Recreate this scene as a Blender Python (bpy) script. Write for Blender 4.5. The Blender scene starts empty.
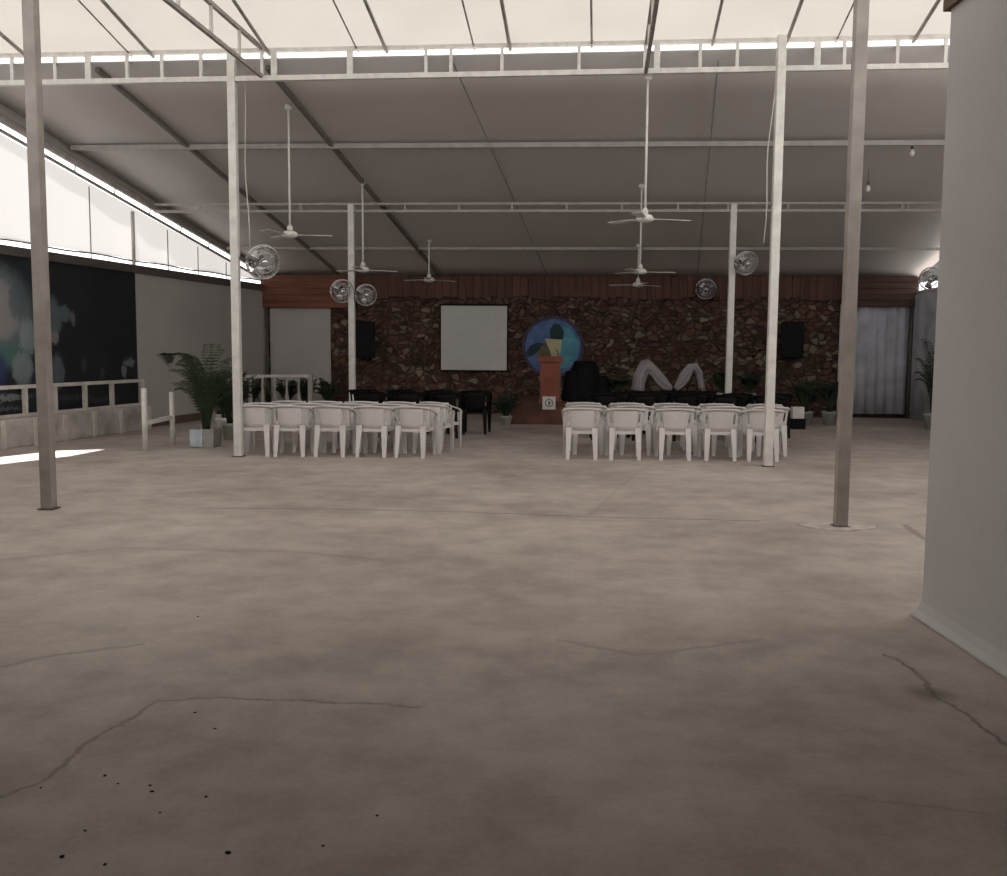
import bpy, bmesh, math, random
from mathutils import Vector, Matrix, geometry
random.seed(7)
scn = bpy.context.scene
COL = scn.collection
PI = math.pi
V = Vector

# ------------------------------------------------------------------ camera, sky, sun, exposure
EYE = 1.6
FPX = 950.0
YAW = math.radians(3.52)
PITCH = math.atan(88/950)
ROLL = 0.0075
fw = V((-math.sin(YAW)*math.cos(PITCH), math.cos(YAW)*math.cos(PITCH), -math.sin(PITCH)))
rt = V((math.cos(YAW), math.sin(YAW), 0))
up = rt.cross(fw)
rt2 = rt*math.cos(ROLL) + up*math.sin(ROLL)
up2 = up*math.cos(ROLL) - rt*math.sin(ROLL)
RM = Matrix((rt2, up2, -fw)).transposed()
cd = bpy.data.cameras.new('camera')
cam = bpy.data.objects.new('camera', cd)
COL.objects.link(cam)
cam.matrix_world = Matrix.Translation((0, 0, EYE)) @ RM.to_4x4()
cd.sensor_fit = 'HORIZONTAL'
cd.sensor_width = 36
cd.lens = FPX/1007*36
cd.clip_end = 300
scn.camera = cam

w = bpy.data.worlds.new('world')
scn.world = w
w.use_nodes = True
bg = w.node_tree.nodes['Background']
bg.inputs[0].default_value = (1.0, 0.975, 0.96, 1)
bg.inputs[1].default_value = 2.6

SUN_DIR = V((-1.2, -2.75, 6.5)).normalized()      # towards the sun
sl = bpy.data.lights.new('sun', 'SUN')
sl.energy = 16.0
sl.angle = math.radians(0.6)
sl.color = (1.0, 0.95, 0.88)
so = bpy.data.objects.new('sun', sl)
COL.objects.link(so)
so.rotation_euler = SUN_DIR.to_track_quat('Z', 'Y').to_euler()
so.location = (-5, -10, 20)

scn.view_settings.view_transform = 'Standard'
scn.view_settings.look = 'None'
scn.view_settings.gamma = 1
scn.view_settings.use_curve_mapping = False
scn.view_settings.exposure = -0.10

# ------------------------------------------------------------------ where a photographed point stands
def ray(u, v):
    return RM @ V(((u-503.5)/FPX, -(v-438)/FPX, -1))
def G(u, v, h=0.0):
    d = ray(u, v); t = (h-EYE)/d.z
    return V((0, 0, EYE)) + d*t
def YP(u, v, Y):
    d = ray(u, v)
    return V((0, 0, EYE)) + d*(Y/d.y)
Y_TR, Y_P1, Y_P2, Y_P3, Y_BK = 13.7, 16.4, 18.9, 21.8, 24.0
H_LOW, S_LOW = 5.67, 0.2146
H_UP, S_UP = 5.80, 0.21
def tilt(x, y): return 0.008*(x+0.9)*max(0.0, 1-max(0.0, y-13.7)/6)
def roof_low(y): return H_LOW - S_LOW*(y-Y_TR)
def roof_up(y): return H_UP - S_UP*(y-Y_TR)
def RP(u, v, dz=0.0):
    d = ray(u, v); t = (H_LOW+dz+S_LOW*Y_TR-EYE)/(d.z+S_LOW*d.y)
    return V((0, 0, EYE)) + d*t
SK = 0.042                                          # the hall's long axis leans this much in x per metre of y

# ------------------------------------------------------------------ materials
def new_mat(name):
    m = bpy.data.materials.new(name); m.use_nodes = True
    nt = m.node_tree
    return m, nt, nt.nodes['Principled BSDF']
def N(nt, t, **kw):
    n = nt.nodes.new(t)
    for k, v in kw.items(): setattr(n, k, v)
    return n
def L(nt, a, b): nt.links.new(a, b)
def ramp(nt, fac, stops):
    r = N(nt, 'ShaderNodeValToRGB')
    e = r.color_ramp.elements
    while len(e) < len(stops): e.new(0.5)
    for i, (p, c) in enumerate(stops):
        e[i].position = p; e[i].color = (*c, 1)
    L(nt, fac, r.inputs[0]); return r.outputs[0]
def noise(nt, vec, scale, detail=5, rough=0.55):
    n = N(nt, 'ShaderNodeTexNoise')
    n.inputs['Scale'].default_value = scale; n.inputs['Detail'].default_value = detail
    n.inputs['Roughness'].default_value = rough
    if vec: L(nt, vec, n.inputs['Vector'])
    return n.outputs['Fac']
def math_(nt, op, a, b=None, c=None, clamp=False):
    n = N(nt, 'ShaderNodeMath', operation=op); n.use_clamp = clamp
    for i, x in enumerate((a, b, c)):
        if x is None: continue
        if isinstance(x, (int, float)): n.inputs[i].default_value = x
        else: L(nt, x, n.inputs[i])
    return n.outputs[0]
def mixc(nt, fac, a, b, mode='MIX'):
    n = N(nt, 'ShaderNodeMix', data_type='RGBA', blend_type=mode)
    for s, x in ((n.inputs[0], fac), (n.inputs[6], a), (n.inputs[7], b)):
        if isinstance(x, (int, float)): s.default_value = x
        elif isinstance(x, tuple): s.default_value = (*x, 1)
        else: L(nt, x, s)
    return n.outputs[2]
def bump(nt, h, strength, dist, bsdf):
    b = N(nt, 'ShaderNodeBump'); b.inputs['Strength'].default_value = strength
    b.inputs['Distance'].default_value = dist
    L(nt, h, b.inputs['Height']); L(nt, b.outputs[0], bsdf.inputs['Normal'])
def coords(nt, kind='pos'):
    if kind == 'pos': return N(nt, 'ShaderNodeNewGeometry').outputs['Position']
    return N(nt, 'ShaderNodeTexCoord').outputs['Object']

def paint(name, col, rough=0.5, var=0.12, scale=6, metal=0.0, kind='obj', bumpy=0.0):
    m, nt, b = new_mat(name)
    f = noise(nt, coords(nt, kind), scale)
    c2 = tuple(x*(1-var*1.6) for x in col); c1 = tuple(min(1, x*(1+var*0.5)) for x in col)
    L(nt, ramp(nt, f, [(0.3, c2), (0.65, c1)]), b.inputs['Base Color'])
    b.inputs['Roughness'].default_value = rough
    b.inputs['Metallic'].default_value = metal
    if bumpy: bump(nt, f, 0.4, bumpy, b)
    return m
def cloth(name, col, trans, tcol, scale=2.0, var=0.1):
    m, nt, b = new_mat(name)
    out = nt.nodes['Material Output']
    f = noise(nt, coords(nt), scale, 6, 0.6)
    cc = ramp(nt, f, [(0.3, tuple(x*(1-var) for x in col)), (0.7, col)])
    L(nt, cc, b.inputs['Base Color']); b.inputs['Roughness'].default_value = 0.8
    t = N(nt, 'ShaderNodeBsdfTranslucent')
    L(nt, ramp(nt, f, [(0.25, tuple(x*(1-var) for x in tcol)), (0.7, tcol)]), t.inputs['Color'])
    mx = N(nt, 'ShaderNodeMixShader'); mx.inputs[0].default_value = trans
    L(nt, b.outputs[0], mx.inputs[1]); L(nt, t.outputs[0], mx.inputs[2])
    L(nt, mx.outputs[0], out.inputs['Surface'])
    return m

M = {}
M['white_paint'] = paint('white_paint', (0.72, 0.70, 0.66), 0.45, 0.10, 9)
M['post_paint'] = paint('post_paint', (0.64, 0.61, 0.56), 0.5, 0.14, 5)
M['near_post'] = paint('near_post', (0.34, 0.305, 0.275), 0.5, 0.16, 4)
M['dark_rafter'] = paint('dark_rafter', (0.17, 0.15, 0.135), 0.6, 0.2, 8)
M['back_pipe'] = paint('back_pipe', (0.40, 0.37, 0.34), 0.5, 0.12, 7)
M['dark_steel'] = paint('dark_steel', (0.10, 0.085, 0.075), 0.6, 0.2, 8)
M['rafter_steel'] = paint('rafter_steel', (0.34, 0.31, 0.285), 0.6, 0.2, 8)
M['plastic'] = paint('white_plastic', (0.70, 0.67, 0.655), 0.38, 0.05, 7)
M['black_plastic'] = paint('black_plastic', (0.009, 0.008, 0.008), 0.55, 0.2, 7)
M['black_box'] = paint('black_box', (0.008, 0.009, 0.011), 0.7, 0.2, 15)
M['black_mesh'] = paint('black_grille', (0.016, 0.018, 0.02), 0.85, 0.3, 90)
M['chrome'] = paint('chrome', (0.66, 0.66, 0.66), 0.22, 0.1, 10, metal=0.9)
M['screen'] = paint('screen_cloth', (0.60, 0.59, 0.56), 0.85, 0.04, 3)
M['leaf'] = paint('leaf', (0.04, 0.068, 0.026), 0.6, 0.4, 14)
M['leaf_dark'] = paint('dark_leaf', (0.022, 0.042, 0.020), 0.6, 0.4, 14)
M['soil'] = paint('soil', (0.05, 0.035, 0.025), 0.95, 0.3, 30)
M['pot_white'] = paint('pot_white', (0.58, 0.66, 0.74), 0.5, 0.2, 5)
M['pot_grey'] = paint('pot_grey', (0.36, 0.37, 0.33), 0.6, 0.2, 5)
M['tulle'] = cloth('white_drape', (0.50, 0.46, 0.48), 0.15, (0.5, 0.5, 0.5), 8, 0.2)
M['fabric_white'] = cloth('translucent_white_sheet', (0.75, 0.74, 0.70), 0.80, (0.435, 0.425, 0.41), 1.2, 0.05)
M['fabric_side'] = cloth('translucent_side_sheet', (0.8, 0.8, 0.78), 0.85, (0.375, 0.38, 0.378), 0.8, 0.05)
M['tarp'] = cloth('grey_roof_tarp', (0.58, 0.55, 0.525), 0.13, (0.38, 0.355, 0.335), 0.35, 0.12)
M['tarp_wall'] = cloth('grey_wall_tarp', (0.50, 0.475, 0.445), 0.02, (0.3, 0.3, 0.28), 0.6, 0.16)
M['paper'] = paint('paper', (0.62, 0.60, 0.58), 0.7, 0.05, 5)
M['ink'] = paint('ink', (0.03, 0.03, 0.035), 0.7, 0.1, 5)
M['grit'] = paint('grit', (0.035, 0.028, 0.024), 0.9, 0.2, 40)

for k_ in ('black_plastic', 'black_box', 'black_mesh'): M[k_].node_tree.nodes['Principled BSDF'].inputs['Specular IOR Level'].default_value = 0.12
# plaster of the near wall
m, nt, b = new_mat('plaster')
p = coords(nt)
f1 = noise(nt, p, 1.1, 4); f2 = noise(nt, p, 26, 6, 0.7)
L(nt, mixc(nt, f2, ramp(nt, f1, [(0.3, (0.47, 0.45, 0.445)), (0.7, (0.58, 0.575, 0.58))]), (0.54, 0.53, 0.53)), b.inputs['Base Color'])
b.inputs['Roughness'].default_value = 0.85
bump(nt, math_(nt, 'ADD', f2, math_(nt, 'MULTIPLY', f1, 3)), 0.25, 0.01, b)
M['plaster'] = m
M['brown_trim'] = paint('brown_trim', (0.13, 0.085, 0.05), 0.8, 0.2, 4)
M['slab'] = paint('slab_concrete', (0.16, 0.14, 0.125), 0.9, 0.2, 2)
M['plinth'] = paint('plinth_plaster', (0.52, 0.48, 0.45), 0.9, 0.22, 3, bumpy=0.01)

# wood fascia
def wood(name, c1, c2, axis, freq):
    m, nt, b = new_mat(name)
    p = coords(nt)
    mp = N(nt, 'ShaderNodeMapping')
    mp.inputs['Scale'].default_value = (0.35, 1, 9) if axis == 'x' else (7, 1, 0.7)
    L(nt, p, mp.inputs[0])
    f = noise(nt, mp.outputs[0], freq, 6, 0.65)
    g = noise(nt, p, 1.3, 3)
    base = ramp(nt, f, [(0.3, c1), (0.68, c2)])
    L(nt, mixc(nt, math_(nt, 'MULTIPLY', g, 0.6), base, tuple(x*0.45 for x in c1)), b.inputs['Base Color'])
    b.inputs['Roughness'].default_value = 0.75
    bump(nt, f, 0.5, 0.02, b)
    return m
M['wood_h'] = wood('red_brown_boards', (0.10, 0.032, 0.018), (0.33, 0.115, 0.06), 'x', 1.3)
M['wood_dark'] = wood('dark_brown_boards', (0.035, 0.016, 0.011), (0.13, 0.055, 0.035), 'x', 1.3)
M['wood_v'] = wood('upright_boards', (0.06, 0.026, 0.018), (0.20, 0.08, 0.05), 'z', 0.8)
M['lectern'] = paint('lectern_wood', (0.27, 0.062, 0.03), 0.55, 0.25, 3)
M['lectern_side'] = paint('lectern_side_wood', (0.20, 0.075, 0.04), 0.55, 0.25, 3)
M['stage'] = paint('stage_wood', (0.125, 0.05, 0.03), 0.8, 0.3, 2)

# rubble stone wall
m, nt, b = new_mat('rubble_stone')
p = coords(nt)
nz = N(nt, 'ShaderNodeTexNoise'); nz.inputs['Scale'].default_value = 3.5; nz.inputs['Detail'].default_value = 3
L(nt, p, nz.inputs['Vector'])
vm = N(nt, 'ShaderNodeVectorMath', operation='MULTIPLY_ADD')
L(nt, nz.outputs['Color'], vm.inputs[0]); vm.inputs[1].default_value = (0.3, 0, 0.3); L(nt, p, vm.inputs[2])
mp = N(nt, 'ShaderNodeMapping'); mp.inputs['Scale'].default_value = (5.2, 0.01, 8.0); L(nt, vm.outputs[0], mp.inputs[0])
vo = N(nt, 'ShaderNodeTexVoronoi'); vo.inputs['Scale'].default_value = 1.0; L(nt, mp.outputs[0], vo.inputs['Vector'])
ve = N(nt, 'ShaderNodeTexVoronoi', feature='DISTANCE_TO_EDGE'); ve.inputs['Scale'].default_value = 1.0; L(nt, mp.outputs[0], ve.inputs['Vector'])
sp = N(nt, 'ShaderNodeSeparateColor'); L(nt, vo.outputs['Color'], sp.inputs[0])
stone = ramp(nt, sp.outputs[0], [(0.0, (0.035, 0.018, 0.012)), (0.25, (0.13, 0.058, 0.036)), (0.5, (0.17, 0.10, 0.06)),
                                 (0.7, (0.07, 0.036, 0.024)), (0.84, (0.18, 0.155, 0.11)), (1.0, (0.36, 0.29, 0.18))])
patch = noise(nt, p, 0.9, 3)
stone = mixc(nt, math_(nt, 'MULTIPLY', patch, 0.5), stone, (0.13, 0.04, 0.025))
fine = noise(nt, p, 18, 5)
stone = mixc(nt, 0.55, stone, ramp(nt, fine, [(0.3, (0.3, 0.3, 0.3)), (0.7, (1, 1, 1))]), 'MULTIPLY')
edge = ramp(nt, ve.outputs['Distance'], [(0.0, (0, 0, 0)), (0.14, (1, 1, 1))])
L(nt, mixc(nt, edge, (0.05, 0.03, 0.022), stone), b.inputs['Base Color'])
b.inputs['Roughness'].default_value = 0.8
bump(nt, math_(nt, 'MULTIPLY', edge, math_(nt, 'ADD', sp.outputs[1], 0.4)), 0.9, 0.06, b)
M['stone'] = m

# node group: distance to a segment
gd = bpy.data.node_groups.new('segment_distance', 'ShaderNodeTree')
for nm in ('P', 'A', 'B'): gd.interface.new_socket(nm, in_out='INPUT', socket_type='NodeSocketVector')
gd.interface.new_socket('D', in_out='OUTPUT', socket_type='NodeSocketFloat')
gi = gd.nodes.new('NodeGroupInput'); go = gd.nodes.new('NodeGroupOutput')
def vmn(op, a, b_):
    n = gd.nodes.new('ShaderNodeVectorMath'); n.operation = op
    gd.links.new(a, n.inputs[0]); gd.links.new(b_, n.inputs[1]); return n
ab = vmn('SUBTRACT', gi.outputs['B'], gi.outputs['A']).outputs[0]
ap = vmn('SUBTRACT', gi.outputs['P'], gi.outputs['A']).outputs[0]
d1 = vmn('DOT_PRODUCT', ap, ab).outputs['Value']; d2 = vmn('DOT_PRODUCT', ab, ab).outputs['Value']
q = gd.nodes.new('ShaderNodeMath'); q.operation = 'DIVIDE'; q.use_clamp = True
gd.links.new(d1, q.inputs[0]); gd.links.new(d2, q.inputs[1])
sc = gd.nodes.new('ShaderNodeVectorMath'); sc.operation = 'SCALE'
gd.links.new(ab, sc.inputs[0]); gd.links.new(q.outputs[0], sc.inputs['Scale'])
df = vmn('SUBTRACT', ap, sc.outputs[0]).outputs[0]
ln = gd.nodes.new('ShaderNodeVectorMath'); ln.operation = 'LENGTH'; gd.links.new(df, ln.inputs[0])
gd.links.new(ln.outputs['Value'], go.inputs['D'])

# concrete floor
m, nt, b = new_mat('worn_concrete')
p = coords(nt)
n1 = noise(nt, p, 0.45, 6, 0.6); n2 = noise(nt, p, 2.6, 7, 0.65); n3 = noise(nt, p, 40, 4, 0.7)
base = ramp(nt, n1, [(0.32, (0.355, 0.305, 0.28)), (0.5, (0.465, 0.41, 0.378)), (0.68, (0.56, 0.505, 0.47))])
base = mixc(nt, 0.55, base, ramp(nt, n2, [(0.35, (0.66, 0.62, 0.60)), (0.62, (1.08, 1.06, 1.04))]), 'MULTIPLY')
base = mixc(nt, 0.4, base, ramp(nt, n3, [(0.3, (0.75, 0.75, 0.75)), (0.7, (1.1, 1.1, 1.1))]), 'MULTIPLY')
wn = N(nt, 'ShaderNodeTexNoise'); wn.inputs['Scale'].default_value = 4.0; wn.inputs['Detail'].default_value = 9; wn.inputs['Roughness'].default_value = 0.75
L(nt, p, wn.inputs['Vector'])
wv = N(nt, 'ShaderNodeVectorMath', operation='MULTIPLY_ADD')
L(nt, wn.outputs['Color'], wv.inputs[0]); wv.inputs[1].default_value = (0.16, 0.16, 0)
wo = N(nt, 'ShaderNodeVectorMath', operation='ADD'); L(nt, p, wo.inputs[0]); wo.inputs[1].default_value = (-0.08, -0.08, 0)
L(nt, wo.outputs[0], wv.inputs[2])
fl = N(nt, 'ShaderNodeVectorMath', operation='MULTIPLY'); L(nt, wv.outputs[0], fl.inputs[0]); fl.inputs[1].default_value = (1, 1, 0)
def crack(pts, wid, amt):
    global base
    cur = None
    for (a, c) in zip(pts[:-1], pts[1:]):
        g = N(nt, 'ShaderNodeGroup'); g.node_tree = gd
        L(nt, fl.outputs[0], g.inputs['P'])
        A, B = G(*a), G(*c)
        g.inputs['A'].default_value = (A.x, A.y, 0); g.inputs['B'].default_value = (B.x, B.y, 0)
        cur = g.outputs[0] if cur is None else math_(nt, 'MINIMUM', cur, g.outputs[0])
    k = N(nt, 'ShaderNodeMapRange'); k.interpolation_type = 'SMOOTHSTEP'
    L(nt, cur, k.inputs[0]); k.inputs[1].default_value = wid*0.25; k.inputs[2].default_value = wid
    k.inputs[3].default_value = amt; k.inputs[4].default_value = 0.0
    fac = math_(nt, 'MULTIPLY', k.outputs[0], math_(nt, 'ADD', math_(nt, 'MULTIPLY', n2, 1.6), -0.1, clamp=True), clamp=True)
    base = mixc(nt, fac, base, (0.03, 0.026, 0.022))
crack([(0, 798), (45, 780), (95, 738), (160, 700), (215, 697), (330, 702), (420, 706)], 0.016, 0.6)
crack([(0, 668), (50, 655), (140, 645)], 0.03, 0.35)
crack([(200, 508), (330, 509), (470, 512), (600, 517), (760, 521)], 0.035, 0.55)
crack([(590, 515), (640, 470), (655, 463)], 0.03, 0.14)
crack([(886, 655), (912, 668), (935, 697), (970, 715), (1007, 745)], 0.02, 0.7)
crack([(835, 795), (900, 803), (990, 815)], 0.010, 0.4)
crack([(905, 525), (925, 540)], 0.05, 0.5)
crack([(0, 560), (120, 548), (300, 552), (380, 560)], 0.06, 0.22)
crack([(560, 640), (640, 655), (760, 640)], 0.03, 0.25)
# a little green in the crack by the near wall
g = N(nt, 'ShaderNodeVectorMath', operation='DISTANCE'); L(nt, fl.outputs[0], g.inputs[0])
gp = G(932, 695); g.inputs[1].default_value = (gp.x, gp.y, 0)
k = N(nt, 'ShaderNodeMapRange'); L(nt, g.outputs['Value'], k.inputs[0])
k.inputs[1].default_value = 0.03; k.inputs[2].default_value = 0.14; k.inputs[3].default_value = 0.55; k.inputs[4].default_value = 0
base = mixc(nt, k.outputs[0], base, (0.06, 0.068, 0.04))
L(nt, base, b.inputs['Base Color'])
b.inputs['Roughness'].default_value = 0.72
b.inputs['Specular IOR Level'].default_value = 0.3
bump(nt, math_(nt, 'ADD', n3, math_(nt, 'MULTIPLY', n2, 2)), 0.12, 0.01, b)
M['floor'] = m

# ------------------------------------------------------------------ mesh building
class MB:
    def __init__(s): s.v = []; s.f = []; s.sm = []
    def add(s, vs, fs, smooth=False):
        o = len(s.v); s.v += [V(x) for x in vs]
        for f in fs: s.f.append([o+i for i in f]); s.sm.append(smooth)
        return s
    def hexa(s, a):                                   # 8 points: lower ring of four, upper ring of four
        return s.add(a, [(3, 2, 1, 0), (4, 5, 6, 7), (0, 1, 5, 4), (1, 2, 6, 5), (2, 3, 7, 6), (3, 0, 4, 7)])
    def box(s, x0, x1, y0, y1, z0, z1):
        return s.hexa([(x0, y0, z0), (x1, y0, z0), (x1, y1, z0), (x0, y1, z0), (x0, y0, z1), (x1, y0, z1), (x1, y1, z1), (x0, y1, z1)])
    def loft(s, rings, caps=True, smooth=False, closed=True):
        n = len(rings[0]); vs = [p for r in rings for p in r]; fs = []
        for i in range(len(rings)-1):
            for j in range(n if closed else n-1):
                k = (j+1) % n
                fs.append((i*n+j, i*n+k, (i+1)*n+k, (i+1)*n+j))
        if caps: fs.append(tuple(range(n))[::-1]); fs.append(tuple((len(rings)-1)*n+i for i in range(n)))
        return s.add(vs, fs, smooth)
    def tube(s, pts, r, n=8, r2=None, squash=1.0, upv=None, smooth=True):
        pts = [V(p) for p in pts]; rings = []
        for i, p in enumerate(pts):
            a = pts[max(0, i-1)]; c = pts[min(len(pts)-1, i+1)]
            t = (c-a).normalized()
            u = V(upv) if upv else (V((0, 0, 1)) if abs(t.z) < 0.9 else V((0, 1, 0)))
            x = t.cross(u).normalized(); y = x.cross(t).normalized()
            rr = r if r2 is None else r + (r2-r)*i/(len(pts)-1)
            rings.append([p + x*rr*math.cos(2*PI*k/n) + y*rr*squash*math.sin(2*PI*k/n) for k in range(n)])
        return s.loft(rings, True, smooth)
    def bar(s, a, b_, w_, h_=None, upv=(0, 0, 1)):     # rectangular section
        h_ = h_ or w_; a, b_ = V(a), V(b_); t = (b_-a).normalized(); u = V(upv)
        if abs(t.dot(u)) > 0.95: u = V((0, 1, 0))
        x = t.cross(u).normalized()*w_/2; y = x.cross(t).normalized()*h_/2
        return s.loft([[p-x-y, p+x-y, p+x+y, p-x+y] for p in (a, b_)])
    def lathe(s, prof, c=(0, 0, 0), n=20, axis='z', smooth=True):
        rings = []
        for (r, z) in prof:
            ring = []
            for k in range(n):
                a = 2*PI*k/n; x, y = r*math.cos(a), r*math.sin(a)
                q_ = (x, y, z) if axis == 'z' else (x, z, -y) if axis == 'y' else (z, x, y)
                ring.append(V(c)+V(q_))
            rings.append(ring)
        return s.loft(rings, True, smooth)
    def prism(s, pts, off):                            # polygon swept by a vector
        off = V(off); return s.loft([[V(p) for p in pts], [V(p)+off for p in pts]])
    def build(s, name, mat, parent=None, bevel=0.0, world=True, origin=None, solid=0.0):
        me = bpy.data.meshes.new(name)
        if parent is not None: org = parent['_o'] if world and '_o' in parent else (0, 0, 0)
        elif origin is not None: org = origin
        else:
            lo = [min(v[i] for v in s.v) for i in range(3)]; hi = [max(v[i] for v in s.v) for i in range(3)]
            org = ((lo[0]+hi[0])/2, (lo[1]+hi[1])/2, lo[2])
        org = V(org)
        me.from_pydata([v-org for v in s.v], [], s.f)
        me.polygons.foreach_set('use_smooth', s.sm)
        me.materials.append(mat)
        bm = bmesh.new(); bm.from_mesh(me); bmesh.ops.recalc_face_normals(bm, faces=bm.faces); bm.to_mesh(me); bm.free()
        ob = bpy.data.objects.new(name, me); COL.objects.link(ob)
        if parent is not None: ob.parent = parent
        else: ob.location = org
        if bevel:
            md = ob.modifiers.new('bevel', 'BEVEL'); md.width = bevel; md.segments = 2; md.limit_method = 'ANGLE'
        if solid:
            md = ob.modifiers.new('thick', 'SOLIDIFY'); md.thickness = solid; md.offset = 0
        return ob
def tag(o, label=None, cat=None, group=None, kind=None):
    if label: o['label'] = label
    if cat: o['category'] = cat
    if group: o['group'] = group
    if kind: o['kind'] = kind
    return o
def thing(name, loc, label, cat, group=None, rz=0):
    o = bpy.data.objects.new(name, None); COL.objects.link(o)
    o.location = loc; o.rotation_euler = (0, 0, rz); o.empty_display_size = 0.2
    o['_o'] = tuple(loc)
    return tag(o, label, cat, group)
def kids(o): return [c for c in list(COL.objects) if c.parent == o]
def copy_tree(o, parent=None):
    c = o.copy(); COL.objects.link(c)
    if parent: c.parent = parent
    for ch in kids(o): copy_tree(ch, c)
    return c
def struct(mb, name, mat, **kw): return tag(mb.build(name, mat, **kw), kind='structure')

# ------------------------------------------------------------------ the setting
struct(MB().box(-16, 14, -8, 30, -0.2, 0), 'floor', M['floor'], origin=(0, 0, 0))

C_L = YP(268, 400, Y_BK); C_L.z = 0                  # back left corner
W0 = G(0, 447)
dL = (W0-C_L); dL.z = 0; dLn = dL.normalized()
END_L = C_L + dLn*((C_L.y+7.5)/-dLn.y)
nL = V((dLn.y, -dLn.x, 0))
if nL.x > 0: nL = -nL                                # outwards
def WL(u, v, off=0.0):                               # on the left wall's inner face
    d = ray(u, v); p0 = C_L - nL*off
    t = (p0-V((0, 0, EYE))).dot(nL)/d.dot(nL)
    return V((0, 0, EYE)) + d*t
def wl(s_, z, off=0.0):                              # s metres from the back corner
    q_ = C_L + dLn*s_ - nL*off; return V((q_.x, q_.y, z))
LEN_L = (END_L-C_L).length
H_WL = 3.2
mb = MB()
mb.hexa([wl(0, 0), wl(LEN_L, 0), wl(LEN_L, 0, -0.14), wl(0, 0, -0.14), wl(0, H_WL), wl(LEN_L, H_WL), wl(LEN_L, H_WL, -0.14), wl(0, H_WL, -0.14)])
struct(mb, 'wall_left', M['tarp_wall'])
# dark capping along the top of the left wall
mb = MB(); mb.hexa([wl(0, H_WL-0.16, .05), wl(LEN_L, H_WL-0.13, .05), wl(LEN_L, H_WL-0.13, 0.001), wl(0, H_WL-0.16, 0.001), wl(0, H_WL, .05), wl(LEN_L, H_WL, .05), wl(LEN_L, H_WL, .001), wl(0, H_WL, .001)])
struct(mb, 'trim_1', M['dark_steel'])

# the hall's back wall
def BX(u): return YP(u, 350, Y_BK).x
xl, xr = C_L.x-0.15, BX(912)
H_BK = roof_low(Y_BK)
struct(MB().box(xl, xr+0.1, Y_BK, Y_BK+0.25, 0, H_BK), 'wall_back', M['stone'], origin=(0, Y_BK, 0))
# right wall of the hall
RX = xr
def rw(y, z, off=0): return V((RX+off+(y-Y_BK)*SK, y, z))
struct(MB().hexa([rw(4.0, 0), rw(Y_BK, 0), rw(Y_BK, 0, .14), rw(4.0, 0, .14), rw(4.0, 3.1), rw(Y_BK, 3.1), rw(Y_BK, 3.1, .14), rw(4.0, 3.1, .14)]), 'wall_right', M['tarp_wall'])
# white sheet above the right wall
mb = MB()
for y0 in (14.0, 16.4, 18.9, 21.3):
    y1 = min(y0+2.45, Y_BK-0.1)
    mb.add([rw(y0, 3.28), rw(y1, 3.28), rw(y1, max(3.3, roof_low(y1)-0.12)), rw(y0, roof_low(y0)-0.12)], [(0, 1, 2, 3)])
tag(mb.build('side_sheet', M['fabric_side'], solid=0.012), 'white translucent sheet hung above the right wall of the hall', 'sheet')

# lower grey roof
def strip_roof(name, mat, y0, y1, hf, x0a, x0b, x1a, x1b, nx=10, sag=0.0):
    mb = MB(); vs = []; ny = 9
    for j in range(ny+1):
        y = y0+(y1-y0)*j/ny; a = x0a+(x0b-x0a)*j/ny; c = x1a+(x1b-x1a)*j/ny
        for i in range(nx+1):
            x = a+(c-a)*i/nx
            vs.append((x, y, hf(y)+0.05+tilt(x, y)))
    fs = [(j*(nx+1)+i, j*(nx+1)+i+1, (j+1)*(nx+1)+i+1, (j+1)*(nx+1)+i) for j in range(ny) for i in range(nx)]
    mb.add(vs, fs, True)
    return mb
pTL = wl((C_L.y-Y_TR)/-dLn.y, 0)
mb = strip_roof('r', None, Y_TR, Y_BK+0.6, roof_low, pTL.x-0.1, C_L.x-0.1, RX-0.3, RX+0.2)
struct(mb, 'ceiling', M['tarp'], solid=0.02)

# upper white roof with an added slot, shaped to throw a sun patch on the floor
def torf(x, y): return V((x, y, roof_up(y)+0.06+tilt(x, y)))
sun_slot = []
for (u, v) in ((-30, 468), (-30, 460.5), (60, 450.5), (106, 449.3), (70, 456)):
    g_ = G(u, v); t = (H_UP+0.06+S_UP*Y_TR-S_UP*g_.y)/(SUN_DIR.z+S_UP*SUN_DIR.y)
    h_ = g_ + SUN_DIR*t; sun_slot.append(V((h_.x, h_.y, 0)))
UY0, UY1 = -1.5, Y_TR+0.12
oxl = lambda y: wl((C_L.y-y)/-dLn.y, 0).x-0.25
outer = [V((oxl(UY0), UY0, 0)), V((RX+0.2, UY0, 0)), V((RX+0.2, UY1, 0)), V((oxl(UY1), UY1, 0))]
tri = geometry.tessellate_polygon([outer, sun_slot[::-1]])
pts = outer + sun_slot[::-1]
mb = MB().add([torf(q_.x, q_.y) for q_ in pts], [tuple(t) for t in tri])
tag(mb.build('roof_sheet', M['fabric_white'], solid=0.006), 'translucent cream roof sheet glowing above the front part of the hall', 'roof sheet')

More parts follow.
